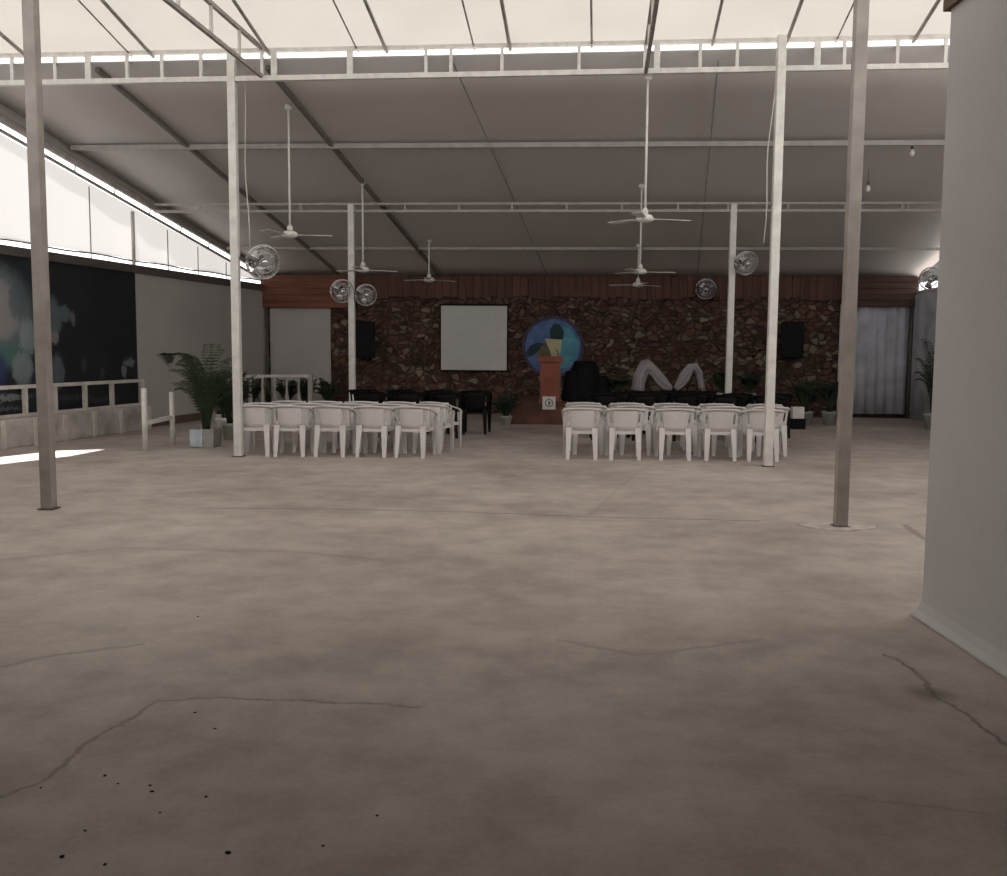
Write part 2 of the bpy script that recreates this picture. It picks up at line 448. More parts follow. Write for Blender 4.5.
# the building the picture was taken from: slab overhead, its plastered wall at the right
c1, c2 = G(920, 617), G(1007, 674)
dR = (c2-c1).normalized(); nR = V((-dR.y, dR.x, 0))
if nR.x < 0: nR = -nR
WH = 3.58
def nw(s_, off, z): q_ = c1 + dR*s_ + nR*off; return V((q_.x, q_.y, z))
prof = [(-0.055, 0.0), (-0.045, 0.02), (-0.02, 0.05), (-0.004, 0.10), (0, 0.16), (0, WH)]
mb = MB(); SL = c1.y+6.5
rings = []
for (o_, z) in prof: rings.append([nw(o_, o_, z), nw(SL, o_, z), nw(SL, 5.2, z), nw(o_, 5.2, z)])
mb.loft(rings, True, False)
struct(mb, 'wall_near_right', M['plaster'], bevel=0.02)
mb = MB().hexa([nw(-0.02, -0.03, WH-0.02), nw(SL, -0.03, WH-0.02), nw(SL, 5.3, WH-0.02), nw(-0.02, 5.3, WH-0.02), nw(-0.02, -0.03, WH+0.3), nw(SL, -0.03, WH+0.3), nw(SL, 5.3, WH+0.3), nw(-0.02, 5.3, WH+0.3)])
struct(mb, 'trim_2', M['brown_trim'])
struct(MB().box(-11, 10, -8, 4.6, WH+0.3, WH+0.55), 'ceiling', M['slab'])
struct(MB().box(-11, 10, -7.8, -7.6, 0, WH+0.3), 'wall_front', M['slab'])

# fascia boards on the back wall
def fascia(name, u0, u1, z0, z1, dep, mat, label, nb, horiz=False):
    x0, x1 = BX(u0), BX(u1)
    mb = MB(); n = nb
    for i in range(n):
        if horiz:
            za, zb = z0+(z1-z0)*i/n+0.004, z0+(z1-z0)*(i+1)/n-0.004
            mb.box(x0, x1, Y_BK-dep-random.uniform(0, .012), Y_BK-0.003, za, zb)
        else:
            a = x0+(x1-x0)*i/n+0.005; c = x0+(x1-x0)*(i+1)/n-0.005
            mb.box(a, c, Y_BK-dep-random.uniform(0, .03), Y_BK-0.003, z0+random.uniform(-.05, .05), z1)
    return tag(mb.build(name, mat), label, 'boarding')
zt = H_BK-0.02
def hz(u, v): return YP(u, v, Y_BK).z
fascia('board_fascia', 266, 350, hz(300, 308), zt, 0.22, M['wood_h'], 'red brown horizontal boarding at the left end of the back wall', 5, True)
fascia('board_fascia', 351, 838, hz(590, 298), zt, 0.08, M['wood_v'], 'row of upright red brown boards above the rubble stone wall', 62)
fascia('board_fascia', 839, 911, hz(870, 307), zt, 0.22, M['wood_dark'], 'dark brown horizontal boarding above the grey curtain at right', 5, True)

# grey panel left of the stones, curtain right of them
x0, x1 = BX(271), BX(331)
mb = MB().box(x0, x1, Y_BK-0.05, Y_BK-0.003, 0, hz(300, 308)+0.05)
struct(mb, 'wall_back_panel', M['tarp_wall'])
x0, x1 = BX(838), BX(907)
rings = []
nn = 60; zT = hz(870, 306)+0.03; zB = 0.10
for z in (zB, 1.0, 2.0, zT):
    rings.append([V((x0+(x1-x0)*i/nn, Y_BK-0.09+0.03*math.sin(i*0.75+z*0.5)+0.015*math.sin(i*0.31+z), z)) for i in range(nn+1)])
mb = MB().loft(rings, False, True, closed=False)
M['curtain'] = paint('grey_curtain', (0.50, 0.51, 0.56), 0.9, 0.2, 2)
tag(mb.build('curtain', M['curtain'], solid=0.008), 'pale grey curtain hanging at the right end of the back wall', 'curtain')
# curtain-like sheet on the right wall
mb = MB(); rings = []
for z in (0.12, 1.5, 3.0):
    rings.append([rw(18+6*i/nn*0.98, z, -0.05+0.02*math.sin(i*0.9)) for i in range(nn+1)])
mb.loft(rings, False, True, closed=False)
tag(mb.build('curtain', M['curtain'], solid=0.008), 'pale grey sheet covering the right side wall near the back corner', 'curtain')
# corner poles
for (u, lab) in ((268, 'thin dark pole in the back left corner of the hall'), (908, 'thin dark pole beside the grey curtain in the back right corner')):
    q_ = YP(u, 400, Y_BK-0.16)
    mb = MB().tube([(q_.x, q_.y, 0), (q_.x, q_.y, hz(u, 305))], 0.045, 10)
    tag(mb.build('corner_pole', M['dark_steel']), lab, 'pole')

# ------------------------------------------------------------------ left side: sheets, edge truss, banner, plinth and railing
def DROOP(y): return 0.30*min(1.0, max(0.0, (Y_BK-y)/9.0))
def edge_z(s_): y = C_L.y + dLn.y*s_; return (roof_low(y) if y > Y_TR else roof_up(y))-DROOP(y)
S_TR = (C_L.y-Y_TR)/-dLn.y
S_UPE = (C_L.y-4.8)/-dLn.y
t = thing('edge_truss', wl(0, 3.0), 'double pipe truss along the sloping left edge of the grey roof', 'truss')
MB().tube([wl(-0.1, edge_z(0)-0.0, .04), wl(S_TR, edge_z(S_TR-0.01)-0.0, .04)], 0.068, 12).build('upper_pipe', M['rafter_steel'], t)
MB().tube([wl(0.2, edge_z(0.2)-0.18, .02), wl(S_TR, edge_z(S_TR-0.01)-0.18, .02)], 0.03, 8).build('lower_pipe', M['rafter_steel'], t)
s_ = 0.6
while s_ < S_TR:
    MB().tube([wl(s_, edge_z(s_)-0.18, .02), wl(s_, edge_z(s_), .04)], 0.016, 6).build('strut', M['post_paint'], t); s_ += 1.15
rings = []
for i in range(13):
    q = 0.05+(S_TR-0.1)*i/12; y = C_L.y+dLn.y*q
    rings.append([wl(q, roof_low(y)+0.04, .0), wl(q, edge_z(q)-0.02, .0)])
tag(MB().loft(rings, False, True, closed=False).build('edge_valance', M['tarp'], solid=0.01), 'grey cloth flap closing the left edge of the grey roof down to the pipe', 'flap')
t = thing('edge_pipe', wl(S_TR, 5.5), 'pipe carrying the left edge of the cream roof sheet', 'pipe')
MB().tube([wl(S_TR+0.05, edge_z(S_TR+0.1)-0.02, .04), wl(S_UPE, edge_z(S_UPE)-0.02, .04)], 0.05, 8).build('pipe', M['post_paint'], t)
# white side sheets, one per bay between the vertical battens
marks = [WL(u, 250) for u in (225, 197, 167, 134, 90)]
sm = [0.06] + [(m_-C_L).dot(dLn) for m_ in marks]
st = sm[-1]-sm[-2]
while sm[-1]+st < S_TR: sm.append(sm[-1]+st)
sm.append(S_TR)
sm.append(sm[-1]+1.3); sm.append(S_UPE)
SZ0 = 3.29
for k, (a, c) in enumerate(zip(sm[:-1], sm[1:])):
    mb = MB(); n = 8; rings = []
    for i in range(n+1):
        q = a+(c-a)*i/n
        ez = edge_z(q if q != S_TR or k+1 < len(sm) else q) - (0.18 if q <= S_TR else 0.03)
        if abs(q-S_TR) < 1e-4 and a >= S_TR-1e-4: ez = edge_z(S_TR+0.01)-0.03
        ez = max(ez, SZ0+0.02)
        off = -0.02+0.018*math.sin(i/n*PI)
        rings.append([wl(q, SZ0+0.02*math.sin(i/n*PI), off), wl(q, (SZ0+ez)/2, off-0.01), wl(q, ez, -0.02)])
    mb.loft(rings, False, True, closed=False)
    lab = 'white side sheet above the left wall, %s' % (['farthest, in the back corner', 'second from the back corner', 'third from the back corner', 'just behind the slim side post', 'just in front of the slim side post', 'crossed by the near left post', 'at the left edge of the photo'][min(k, 6)])
    if k < 7:
        tag(mb.build('side_sheet', M['fabric_side']), lab, 'sheet', 'white side sheets above the left wall')
    else:
        tag(mb.build('side_sheet', M['fabric_side']), 'white translucent side sheet above the left wall, towards the viewer', 'sheet', 'nearer white side sheets')
    if 0 < k < 7:
        thick = 0.045 if abs(a-sm[4]) < 1e-3 else 0.011
        zb = H_WL if thick > 0.03 else SZ0-0.12
        nm = 'side_post' if thick > 0.03 else 'side_batten'
        lb = 'slim steel side post between the dark banner and grey wall' if thick > 0.03 else 'thin upright batten over the seam of white side sheets, number %d counted from the back' % k
        if thick < 0.03: lb = 'thin upright batten over a side sheet seam, %s' % {1: 'nearest the back corner', 2: 'second from the back corner', 3: 'third from the back corner', 5: 'first in front of the slim side post', 6: 'left of the near left post'}.get(k, '')
        o = MB().tube([wl(a, zb, -.02 if thick > .03 else .02), wl(a, edge_z(a)-0.26, -.02 if thick > .03 else .02)], thick, 8).build(nm, M['post_paint'] if thick > .03 else M['rafter_steel'])
        tag(o, lb, 'post' if thick > .03 else 'batten', None if thick > .03 else 'battens over the side sheet seams')
# lower rope-like pipe of the sheets
mb = MB(); pts_ = []
s_ = 0.1
while s_ < S_UPE: pts_.append(wl(s_, SZ0+0.012*math.sin(s_*3), -.02)); s_ += 0.35
mb.tube(pts_, 0.016, 6)
tag(mb.build('hem_pipe', M['dark_steel']), 'thin dark pipe along the lower hem of the white side sheets', 'pipe')

# plinth and railing along the left wall
PS0 = (WL(137, 420)-C_L).dot(dLn)                  # the plinth ends here
mb = MB()
PE = LEN_L-6
mb.hexa([wl(PS0, 0, .32), wl(PE, 0, .32), wl(PE, 0, 0.002), wl(PS0, 0, 0.002), wl(PS0, .46, .32), wl(PE, .46, .32), wl(PE, .46, 0.002), wl(PS0, .46, 0.002)])
struct(mb, 'trim_3', M['plinth'], bevel=0.02)
t = thing('railing', wl(PS0, 0.46, .15), 'grey white railing on the low plinth before the dark banner', 'railing')
RZ = 0.95
MB().bar(wl(PS0-0.02, RZ, .15), wl(PE, RZ, .15), 0.05, 0.06).build('top_rail', M['post_paint'], t)
MB().bar(wl(PS0, .49, .15), wl(PE, .49, .15), 0.05, 0.05).build('bottom_rail', M['post_paint'], t)
def s_of(u, v=400): return (WL(u, v, .15)-(C_L-nL*.15)).dot(dLn)
ss = [PS0+0.03] + [s_of(u) for u in (112, 85, 55, 25)]
dd = ss[-1]-ss[-2]
for k in range(4): ss.append(ss[-1]+dd)
for q in ss:
    MB().bar(wl(q, 0.462, .15), wl(q, RZ-0.03, .15), 0.075, 0.05, upv=tuple(dLn)).build('post', M['post_paint'], t)

for q in [ss[0]+.05]+ss[1:]:
    MB().hexa([wl(q-.04, 0, .345), wl(q+.04, 0, .345), wl(q+.04, 0, .31), wl(q-.04, 0, .31), wl(q-.04, .45, .345), wl(q+.04, .45, .345), wl(q+.04, .45, .31), wl(q-.04, .45, .31)]).build('pilaster', M['post_paint'], t)
# printed banner
def banner_mat(name, blobs, deep, ox, oz):
    m, nt, b = new_mat(name)
    tc = N(nt, 'ShaderNodeTexCoord'); uv = N(nt, 'ShaderNodeSeparateXYZ'); L(nt, tc.outputs['UV'], uv.inputs[0])
    wz = noise(nt, tc.outputs['UV'], 14, 5, 0.6); wz2 = noise(nt, tc.outputs['UV'], 33, 4, 0.6)
    x = math_(nt, 'ADD', uv.outputs[0], math_(nt, 'MULTIPLY', math_(nt, 'ADD', wz, -0.5), 0.10))
    y = math_(nt, 'ADD', uv.outputs[1], math_(nt, 'MULTIPLY', math_(nt, 'ADD', wz2, -0.5), 0.10))
    cur = ramp(nt, noise(nt, tc.outputs['UV'], 4), [(0.35, deep), (0.75, tuple(c_*1.5+0.002 for c_ in deep))])
    for (cx, cy, rx, ry, col, amt) in blobs:
        dx = math_(nt, 'POWER', math_(nt, 'ABSOLUTE', math_(nt, 'DIVIDE', math_(nt, 'ADD', x, -cx), rx)), 2)
        dy = math_(nt, 'POWER', math_(nt, 'ABSOLUTE', math_(nt, 'DIVIDE', math_(nt, 'ADD', y, -cy), ry)), 2)
        r = N(nt, 'ShaderNodeMapRange'); r.interpolation_type = 'SMOOTHSTEP'
        L(nt, math_(nt, 'ADD', dx, dy), r.inputs[0])
        r.inputs[1].default_value = 0.45; r.inputs[2].default_value = 1.2; r.inputs[3].default_value = amt; r.inputs[4].default_value = 0
        cur = mixc(nt, r.outputs[0], cur, col)
    L(nt, cur, b.inputs['Base Color']); b.inputs['Roughness'].default_value = 0.55
    return m
def banner(s0, s1, z0, z1, mat, label):
    me = bpy.data.meshes.new('printed_banner')
    a = wl(s0, z0, .012); c = wl(s1, z1, .012)
    org = wl((s0+s1)/2, z0, .012)
    vs = [wl(s1, z0, .012), wl(s0, z0, .012), wl(s0, z1, .012), wl(s1, z1, .012)]
    back = [v + nL*0.008 for v in vs]
    me.from_pydata([v-org for v in vs+back], [], [(0, 1, 2, 3), (7, 6, 5, 4), (0, 4, 5, 1), (1, 5, 6, 2), (2, 6, 7, 3), (3, 7, 4, 0)])
    uvl = me.uv_layers.new(name='UVMap')
    uvs = [(0, 0), (1, 0), (1, 1), (0, 1)]
    for pl in me.polygons:
        for li in pl.loop_indices: uvl.data[li].uv = uvs[me.loops[li].vertex_index % 4]
    me.materials.append(mat)
    o = bpy.data.objects.new('printed_banner', me); COL.objects.link(o); o.location = org
    return tag(o, label, 'banner')
pale, teal, skin, navy = (0.34, 0.42, 0.43), (0.05, 0.16, 0.15), (0.30, 0.29, 0.29), (0.03, 0.04, 0.12)
bA = banner_mat('banner_print', [
    (0.08, 0.62, 0.12, 0.16, (0.10, 0.14, 0.15), .9), (0.11, 0.50, 0.06, 0.05, (0.20, 0.18, 0.18), .9), (0.22, 0.66, 0.06, 0.06, (0.09, 0.13, 0.14), .9),
    (0.30, 0.63, 0.03, 0.05, (0.12, 0.15, 0.15), .8), (0.14, 0.28, 0.07, 0.12, (0.10, 0.13, 0.15), .9), (0.40, 0.32, 0.03, 0.05, (0.05, 0.06, 0.07), .8),
    (0.60, 0.26, 0.03, 0.04, (0.05, 0.06, 0.07), .8), (0.9, 0.33, 0.07, 0.035, (0.13, 0.17, 0.16), .9), (0.84, 0.26, 0.03, 0.05, (0.16, 0.20, 0.19), .9),
    (0.3, 0.10, 0.2, 0.02, (0.06, 0.06, 0.06), .5), (0.6, 0.07, 0.2, 0.02, (0.06, 0.06, 0.06), .5)], (0.008, 0.010, 0.015), 0, 0)
bB = banner_mat('banner_portrait', [
    (0.5, 0.62, 0.46, 0.34, (0.13, 0.17, 0.18), .9), (0.55, 0.66, 0.26, 0.2, skin, .8), (0.42, 0.78, 0.12, 0.08, (0.07, 0.10, 0.11), .8),
    (0.75, 0.72, 0.1, 0.12, (0.07, 0.10, 0.12), .7), (0.15, 0.55, 0.14, 0.2, (0.16, 0.25, 0.23), .8), (0.85, 0.5, 0.10, 0.12, pale, .5),
    (0.6, 0.38, 0.3, 0.08, teal, .6), (0.5, 0.27, 0.13, 0.16, navy, .9), (0.78, 0.30, 0.12, 0.12, (0.22, 0.26, 0.27), .8),
    (0.5, 0.13, 0.4, 0.022, (0.28, 0.30, 0.30), .7), (0.4, 0.06, 0.4, 0.015, (0.16, 0.17, 0.17), .6)], (0.010, 0.014, 0.020), 0, 0)
s1 = (WL(136, 330)-C_L).dot(dLn); s2 = (WL(40, 330)-C_L).dot(dLn); s3 = (WL(-60, 330)-C_L).dot(dLn)
banner(s1, s2-0.01, 0.44, H_WL-0.13, bA, 'dark navy printed banner with faint pale figures between the side post and near left post')
banner(s2, s3, 0.44, H_WL-0.13, bB, 'dark banner printed with a blurred pale blue green portrait at the left edge')
# grey wall's foot
mb = MB().hexa([wl(0.05, 0, .05), wl(PS0-0.02, 0, .05), wl(PS0-0.02, 0, .002), wl(0.05, 0, .002), wl(0.05, .16, .05), wl(PS0-0.02, .16, .05), wl(PS0-0.02, .16, .002), wl(0.05, .16, .002)])
struct(mb, 'trim_4', M['brown_trim'])

# ------------------------------------------------------------------ posts
def post(name, u, v, topf, wid, mat, label, pad=True, dx=0.0):
    q = G(u, v) + V((dx, wid/2, 0)); q.z = 0
    t = thing(name, q, label, 'post')
    h = wid/2
    MB().box(q.x-h, q.x+h, q.y-h, q.y+h, 0.012, topf(q.y)).build('shaft', mat, t, bevel=0.008)
    MB().box(q.x-h-.02, q.x+h+.02, q.y-h-.02, q.y+h+.02, 0.0, 0.012).build('base_plate', M['dark_steel'], t)
    return q
pA = post('steel_post', 46, 510, lambda y: roof_up(y)-.08, 0.115, M['near_post'], 'tall grey brown steel post nearest the left edge, before the banner')
pB = post('steel_post', 842, 528, lambda y: roof_up(y)-.06, 0.110, M['near_post'], 'tall grey steel post standing beside the near plastered wall at right')
TRT = lambda y: 5.84
pC = post('steel_post', 237.5, 457, TRT, 0.115, M['white_paint'], 'white steel post at the left end of the left chair rows')
pD = post('steel_post', 768.5, 467, TRT, 0.115, M['white_paint'], 'white steel post before the right end of the right chair rows')
for (u, lab) in ((352.5, 'white steel post rising behind the left chair rows, beside a black loudspeaker'), (728, 'white steel post rising behind the right chair rows, left of the black loudspeaker')):
    q = YP(u, 400, Y_P2); v_ = 350 + EYE*950/Y_P2 + (u-590)*0.0075
    q.z = 0; t = thing('steel_post', q, lab, 'post')
    MB().box(q.x-.06, q.x+.06, q.y-.06, q.y+.06, 0.012, 4.44).build('shaft', M['white_paint'], t, bevel=0.008)
    MB().box(q.x-.08, q.x+.08, q.y-.08, q.y+.08, 0, 0.012).build('base_plate', M['dark_steel'], t)
# concrete patch round the near right post
mb = MB(); rings = []
for (r, z) in ((1.0, 0.0), (0.85, 0.007), (0.5, 0.011)):
    rings.append([V((pB.x-0.03+0.36*r*math.cos(a)*(1+.08*math.sin(3*a+1)+.05*math.sin(7*a)), pB.y+0.02+0.22*r*math.sin(a)*(1+.10*math.cos(4*a)+.04*math.sin(9*a)), z)) for a in [2*PI*k/28 for k in range(28)]])
mb.loft(rings, True, True)
M['patch'] = paint('patch_mortar', (0.54, 0.49, 0.45), 0.9, 0.2, 9, bumpy=0.01)
tag(mb.build('mortar_patch', M['patch']), 'rough lighter mortar patch around the foot of the near right post', 'mortar patch')

# ------------------------------------------------------------------ roof steel
def member(mb, a, b_, r): return mb.bar(a, b_, r*2, r*2)
t = thing('roof_truss', V((1, Y_TR, 5.4)), 'long white welded truss crossing the hall where the cream and grey roofs meet', 'truss')
XL, XR = pTL.x+0.05, RX-0.4
TT, TBt = 5.83, 5.45
def tc(x, z): return (x, Y_TR, z+tilt(x, Y_TR))
MB().bar(tc(XL, TT+.01), tc(XR, TT+.01), .05, .05).build('top_chord', M['white_paint'], t)
MB().bar(tc(XL, TBt), tc(XR, TBt), .07, .07).build('bottom_chord', M['white_paint'], t)
thick = {88, 274, 350, 657, 817}
for u in (12, 55, 88, 127, 162, 201, 262, 274, 350, 426, 451, 502, 579, 645, 657, 700, 737, 817, 844, 897, 945):
    x = YP(u, 60, Y_TR).x
    wd = 0.085 if u in thick else 0.045
    MB().bar(tc(x, TBt+.03), tc(x, TT), wd, 0.045, upv=(0, 1, 0)).build('upright', M['white_paint'], t)
# lighter truss further back
t = thing('roof_truss', V((1, Y_P2, 4.4)), 'slender twin pipe truss crossing under the grey roof above the chair rows', 'truss')
xa, xb = wl((C_L.y-Y_P2)/-dLn.y, 0).x+0.1, RX-0.3
MB().bar((xa, Y_P2, 4.45), (xb, Y_P2, 4.45), .045).build('top_chord', M['back_pipe'], t)
MB().bar((xa, Y_P2, 4.31), (xb, Y_P2, 4.31), .05).build('bottom_chord', M['back_pipe'], t)
for u in (200, 249, 301, 352, 405, 459, 512, 567, 622, 678, 728, 788, 845, 902, 908):
    x = YP(u, 205, Y_P2).x
    MB().bar((x, Y_P2, 4.33), (x, Y_P2, 4.43), .035, .035, upv=(0, 1, 0)).build('upright', M['back_pipe'], t)
for (y, lab, r, dz) in ((Y_P1, 'straight pipe purlin under the grey roof, nearest behind the white truss', .045, -.05), (Y_P3, 'straight pipe purlin under the grey roof, closest to the back wall', .036, -.04)):
    xa, xb = wl((C_L.y-y)/-dLn.y, 0).x+0.1, RX-0.3
    tag(MB().bar((xa, y, roof_low(y)+dz), (xb, y, roof_low(y)+dz), r*2, r*1.8).build('purlin', M['back_pipe'], None), lab, 'purlin')
# sloping rafters under the grey roof
for (u, v, r, mt, lab) in ((93, 62, .042, 'dark_rafter', 'dark sloping rafter under the grey roof, left one of the two dark rafters'),
                           (281, 80, .042, 'dark_rafter', 'dark sloping rafter under the grey roof, right one of the two dark rafters'),
                           (462, 80, .012, 'rafter_steel', 'faint thin roof seam pipe above the projection screen'),
                           (716, 90, .012, 'rafter_steel', 'faint thin roof seam pipe above the right chair rows')):
    q = RP(u, v)
    X0 = q.x + (Y_TR-q.y)*0.115
    tag(MB().bar((X0, Y_TR+0.1, roof_low(Y_TR+.1)-r), (X0+(Y_BK-Y_TR)*0.115, Y_BK-0.05, roof_low(Y_BK-.05)-r), r*1.6, r*1.6).build('rafter', M[mt]), lab, 'rafter')
# lengthwise trusses towards the viewer
for (u, lab) in ((262, 'lengthwise steel truss coming towards the viewer above the left white post'), (646, 'lengthwise steel truss coming towards the viewer above the middle of the hall')):
    X0 = YP(u, 60, Y_TR).x
    def lt(y, z): return V((X0-(Y_TR-y)*SK, y, z))
    t = thing('lengthwise_truss', lt(Y_TR, TBt), lab, 'truss')
    MB().bar(lt(Y_TR-.04, 5.84), lt(5.0, 5.84), .05).build('top_chord', M['rafter_steel'], t)
    MB().bar(lt(Y_TR-.04, 5.45), lt(5.0, 5.45), .05).build('bottom_chord', M['rafter_steel'], t)
    y = 12.85
    while y > 5.2:
        MB().bar(lt(y, 5.47), lt(y, 5.82), .035, .035, upv=(0, 1, 0)).build('upright', M['post_paint'], t); y -= 0.92
# rafters and seams under the cream sheet
BARS = sorted(((27, .028), (129, .012), (151, .026), (357, .013), (386, .026), (474, .013), (510, .026), (592, .016), (713, .022), (787, .026), (837, .013), (915, .028), (268, .026)))
thn = [u for u, r in BARS if r <= .02]; thk = [u for u, r in BARS if r > .02]
ORD = ['leftmost', 'second from left', 'third from left', 'fourth from left', 'fifth from left', 'sixth from left', 'second from right', 'rightmost']
for (u, r) in BARS:
    d = ray(u, 46); q = YP(u, 46, Y_TR)
    X0 = q.x
    o = MB().tube([(X0, Y_TR+0.08, roof_up(Y_TR+.08)-r+.045+tilt(X0, 0)), (X0-(Y_TR-4.7)*SK, 4.7, roof_up(4.7)-r+.045+tilt(X0, 0))], r, 6).build('roof_bar', M['rafter_steel'])
    if r > .02: tag(o, 'dark sloping bar under the cream roof sheet, %s of the eight' % ORD[thk.index(u)], 'roof bar', 'bars under the cream roof sheet')
    else: tag(o, 'thin faint seam bar under the cream roof sheet, %s of the five' % ['leftmost', 'second from left', 'middle', 'second from right', 'rightmost'][thn.index(u)], 'roof bar', 'thin seam bars under the cream roof sheet')

# ------------------------------------------------------------------ ceiling fans
def ceiling_fan(u, v, Y, ztop, lab, rz):
    q = YP(u, v, Y)
    t = thing('ceiling_fan', q, lab, 'ceiling fan', 'white ceiling fans on long rods')
    x, y, z = q
    MB().tube([(x, y, z+.06), (x, y, ztop)], .017, 8).build('rod', M['white_paint'], t)
    MB().lathe([(.02, .16), (.045, .12), (.05, .07), (.02, .06)], (x, y, z), 14).build('lower_canopy', M['white_paint'], t)
    MB().lathe([(.015, ztop-z), (.05, ztop-z-.01), (.06, ztop-z-.06), (.02, ztop-z-.09)], (x, y, z), 12).build('ceiling_canopy', M['white_paint'], t)
    MB().lathe([(.03, .07), (.10, .05), (.125, .01), (.11, -.03), (.04, -.05)], (x, y, z), 20).build('motor', M['white_paint'], t)
    for k in range(3):
        a = rz+k*2*PI/3; ca, sa = math.cos(a), math.sin(a)
        def T(r, s_, dz): return V((x+ca*r-sa*s_, y+sa*r+ca*s_, z+dz))
        b_ = MB(); b_.bar(T(.10, 0, .0), T(.2, 0, .0), .03, .01)
        b_.hexa([T(.17, -.05, -.006), T(.66, -.065, -.012), T(.66, .065, .008), T(.17, .05, .006), T(.17, -.05, 0), T(.66, -.065, -.006), T(.66, .065, .014), T(.17, .05, .012)])
        b_.build('blade', M['white_paint'], t)
def rtop(u, Y, v=200): q = YP(u, v, Y); return roof_low(Y)
ceiling_fan(290, 235, 15.0, roof_low(15.0), 'white ceiling fan on a long rod right of the left white post', 0.15)
ceiling_fan(363, 270, 18.0, roof_low(18.0), 'white ceiling fan on a rod beside the rear left post', 0.5)
ceiling_fan(645, 219, Y_TR+.12, 5.46, 'large white ceiling fan in the middle hanging from the white truss', 0.25)
ceiling_fan(640, 272, 18.2, roof_low(18.2), 'white ceiling fan hanging behind and below the large middle fan', 0.1)
ceiling_fan(429, 280, 21.3, roof_low(21.3), 'small far ceiling fan above the left side of the projection screen', 0.6)
ceiling_fan(638, 285, 21.6, roof_low(21.6), 'small far ceiling fan before the upright boards', 0.7)

# ------------------------------------------------------------------ caged fans on the posts
def cage_fan(u, v, Y, dia, facing, lab, anchor, bright=True):
    q = YP(u, v, Y)
    f = V(facing).normalized(); side = f.cross(V((0, 0, 1))).normalized(); u3 = side.cross(f)
    t = thing('caged_fan', q, lab, 'fan', 'caged fans on posts and walls')
    R = dia/2
    def T(a, b_, c): return q + side*a + u3*b_ + f*c
    w_ = MB()
    for (r, c) in ((R, 0), (R*.97, .05), (R*.97, -.05), (R*.6, .085), (R*.6, -.08), (R*.3, .095)):
        w_.tube([T(r*math.cos(2*PI*k/24), r*math.sin(2*PI*k/24), c) for k in range(25)], .007 if c else .012, 5)
    for k in range(28):
        a = 2*PI*k/28; ca, sa = math.cos(a), math.sin(a)
        w_.tube([T(R*.12*ca, R*.12*sa, .10), T(R*.6*ca, R*.6*sa, .085), T(R*.97*ca, R*.97*sa, .05), T(R*ca, R*sa, 0), T(R*.97*ca, R*.97*sa, -.05), T(R*.6*ca, R*.6*sa, -.08), T(R*.2*ca, R*.2*sa, -.09)], .0035, 4)
    w_.build('cage', M['chrome'], t)
    hb = MB(); rr = []
    for (r, c) in ((.02, .112), (R*.2, .108), (R*.22, .095)): rr.append([T(r*math.cos(2*PI*k/16), r*math.sin(2*PI*k/16), c) for k in range(16)])
    hb.loft(rr, True, True).build('badge', M['chrome'], t)
    mo = MB(); rr = []
    for (r, c) in ((.03, .03), (.06, 0), (.075, -.06), (.075, -.17), (.05, -.21)): rr.append([T(r*math.cos(2*PI*k/16), r*math.sin(2*PI*k/16), c) for k in range(16)])
    mo.loft(rr, True, True).build('motor', M['dark_steel'], t)
    for k in range(3):
        a0 = 2*PI*k/3+.4; b2 = MB(); rings = []
        for i in range(7):
            a = a0+.9*i/6
            rings.append([T(.05*math.cos(a), .05*math.sin(a), .03-.05*i/6), T(R*.5*math.cos(a), R*.5*math.sin(a), .035-.07*i/6), T(R*.86*math.cos(a), R*.86*math.sin(a), .03-.06*i/6)])
        b2.loft(rings, False, True, closed=False).build('blade', M['chrome'], t, solid=.003)
    e = V(anchor); s0 = T(0, -.05, -.18)
    MB().tube([s0, V((s0.x, s0.y, e.z)) * 0.5 + s0*0.5, e], .018, 8).build('bracket', M['dark_steel'], t)
    return t
cage_fan(263, 262, 13.95, 0.50, (0.75, -1, -.35), 'large caged fan bracketed to the left white post', (pC.x+.06, pC.y, YP(240, 258, pC.y).z))
x3 = YP(352.5, 290, Y_P2); x4 = YP(728, 270, Y_P2)
cage_fan(342, 291, Y_P2-.1, 0.46, (0.5, -1, -.3), 'caged fan left of the rear left post', (x3.x-.06, Y_P2, YP(352, 288, Y_P2).z))
cage_fan(366, 295, Y_P2-.05, 0.42, (0.4, -1, -.2), 'caged fan right of the rear left post, under a ceiling fan', (x3.x+.06, Y_P2, YP(352, 292, Y_P2).z))
cage_fan(746, 263, Y_P2-.15, 0.46, (0.35, -1, -.45), 'caged fan right of the rear right post', (x4.x+.06, Y_P2, YP(730, 256, Y_P2).z))
cage_fan(706, 289, Y_BK-.35, 0.5, (-0.2, -1, -.4), 'caged fan on the back wall boards left of the rear right post', (YP(706, 286, Y_BK).x, Y_BK-.08, YP(706, 286, Y_BK).z))
qf = YP(931, 279, 21.6)
cage_fan(931, 279, 21.6, 0.5, (-0.7, -1, -.2), 'dark caged fan in the back right corner, half hidden by the near wall', (rw(21.8, 0).x-.01, 21.8, qf.z))

for (u0, v0, Y0, u1, v1, Y1, lab) in ((244, 120, pC.y+.3, 249, 252, 13.9, 'thin pale cable hanging from the roof down to the fan on the left white post'), (771, 200, pD.y+.4, 763, 243, pD.y+.3, 'short cable dangling beside the right white post under the grey roof')):
    A, B = YP(u0, v0, Y0), YP(u1, v1, Y1)
    A = V((A.x, A.y, roof_low(A.y)+.045))
    pts_ = [A.lerp(B, i/10)+V((.02*math.sin(i*.9), -.01*math.sin(i), 0)) for i in range(11)]
    tag(MB().tube(pts_, .008, 6).build('cable', M['post_paint']), lab, 'cable')
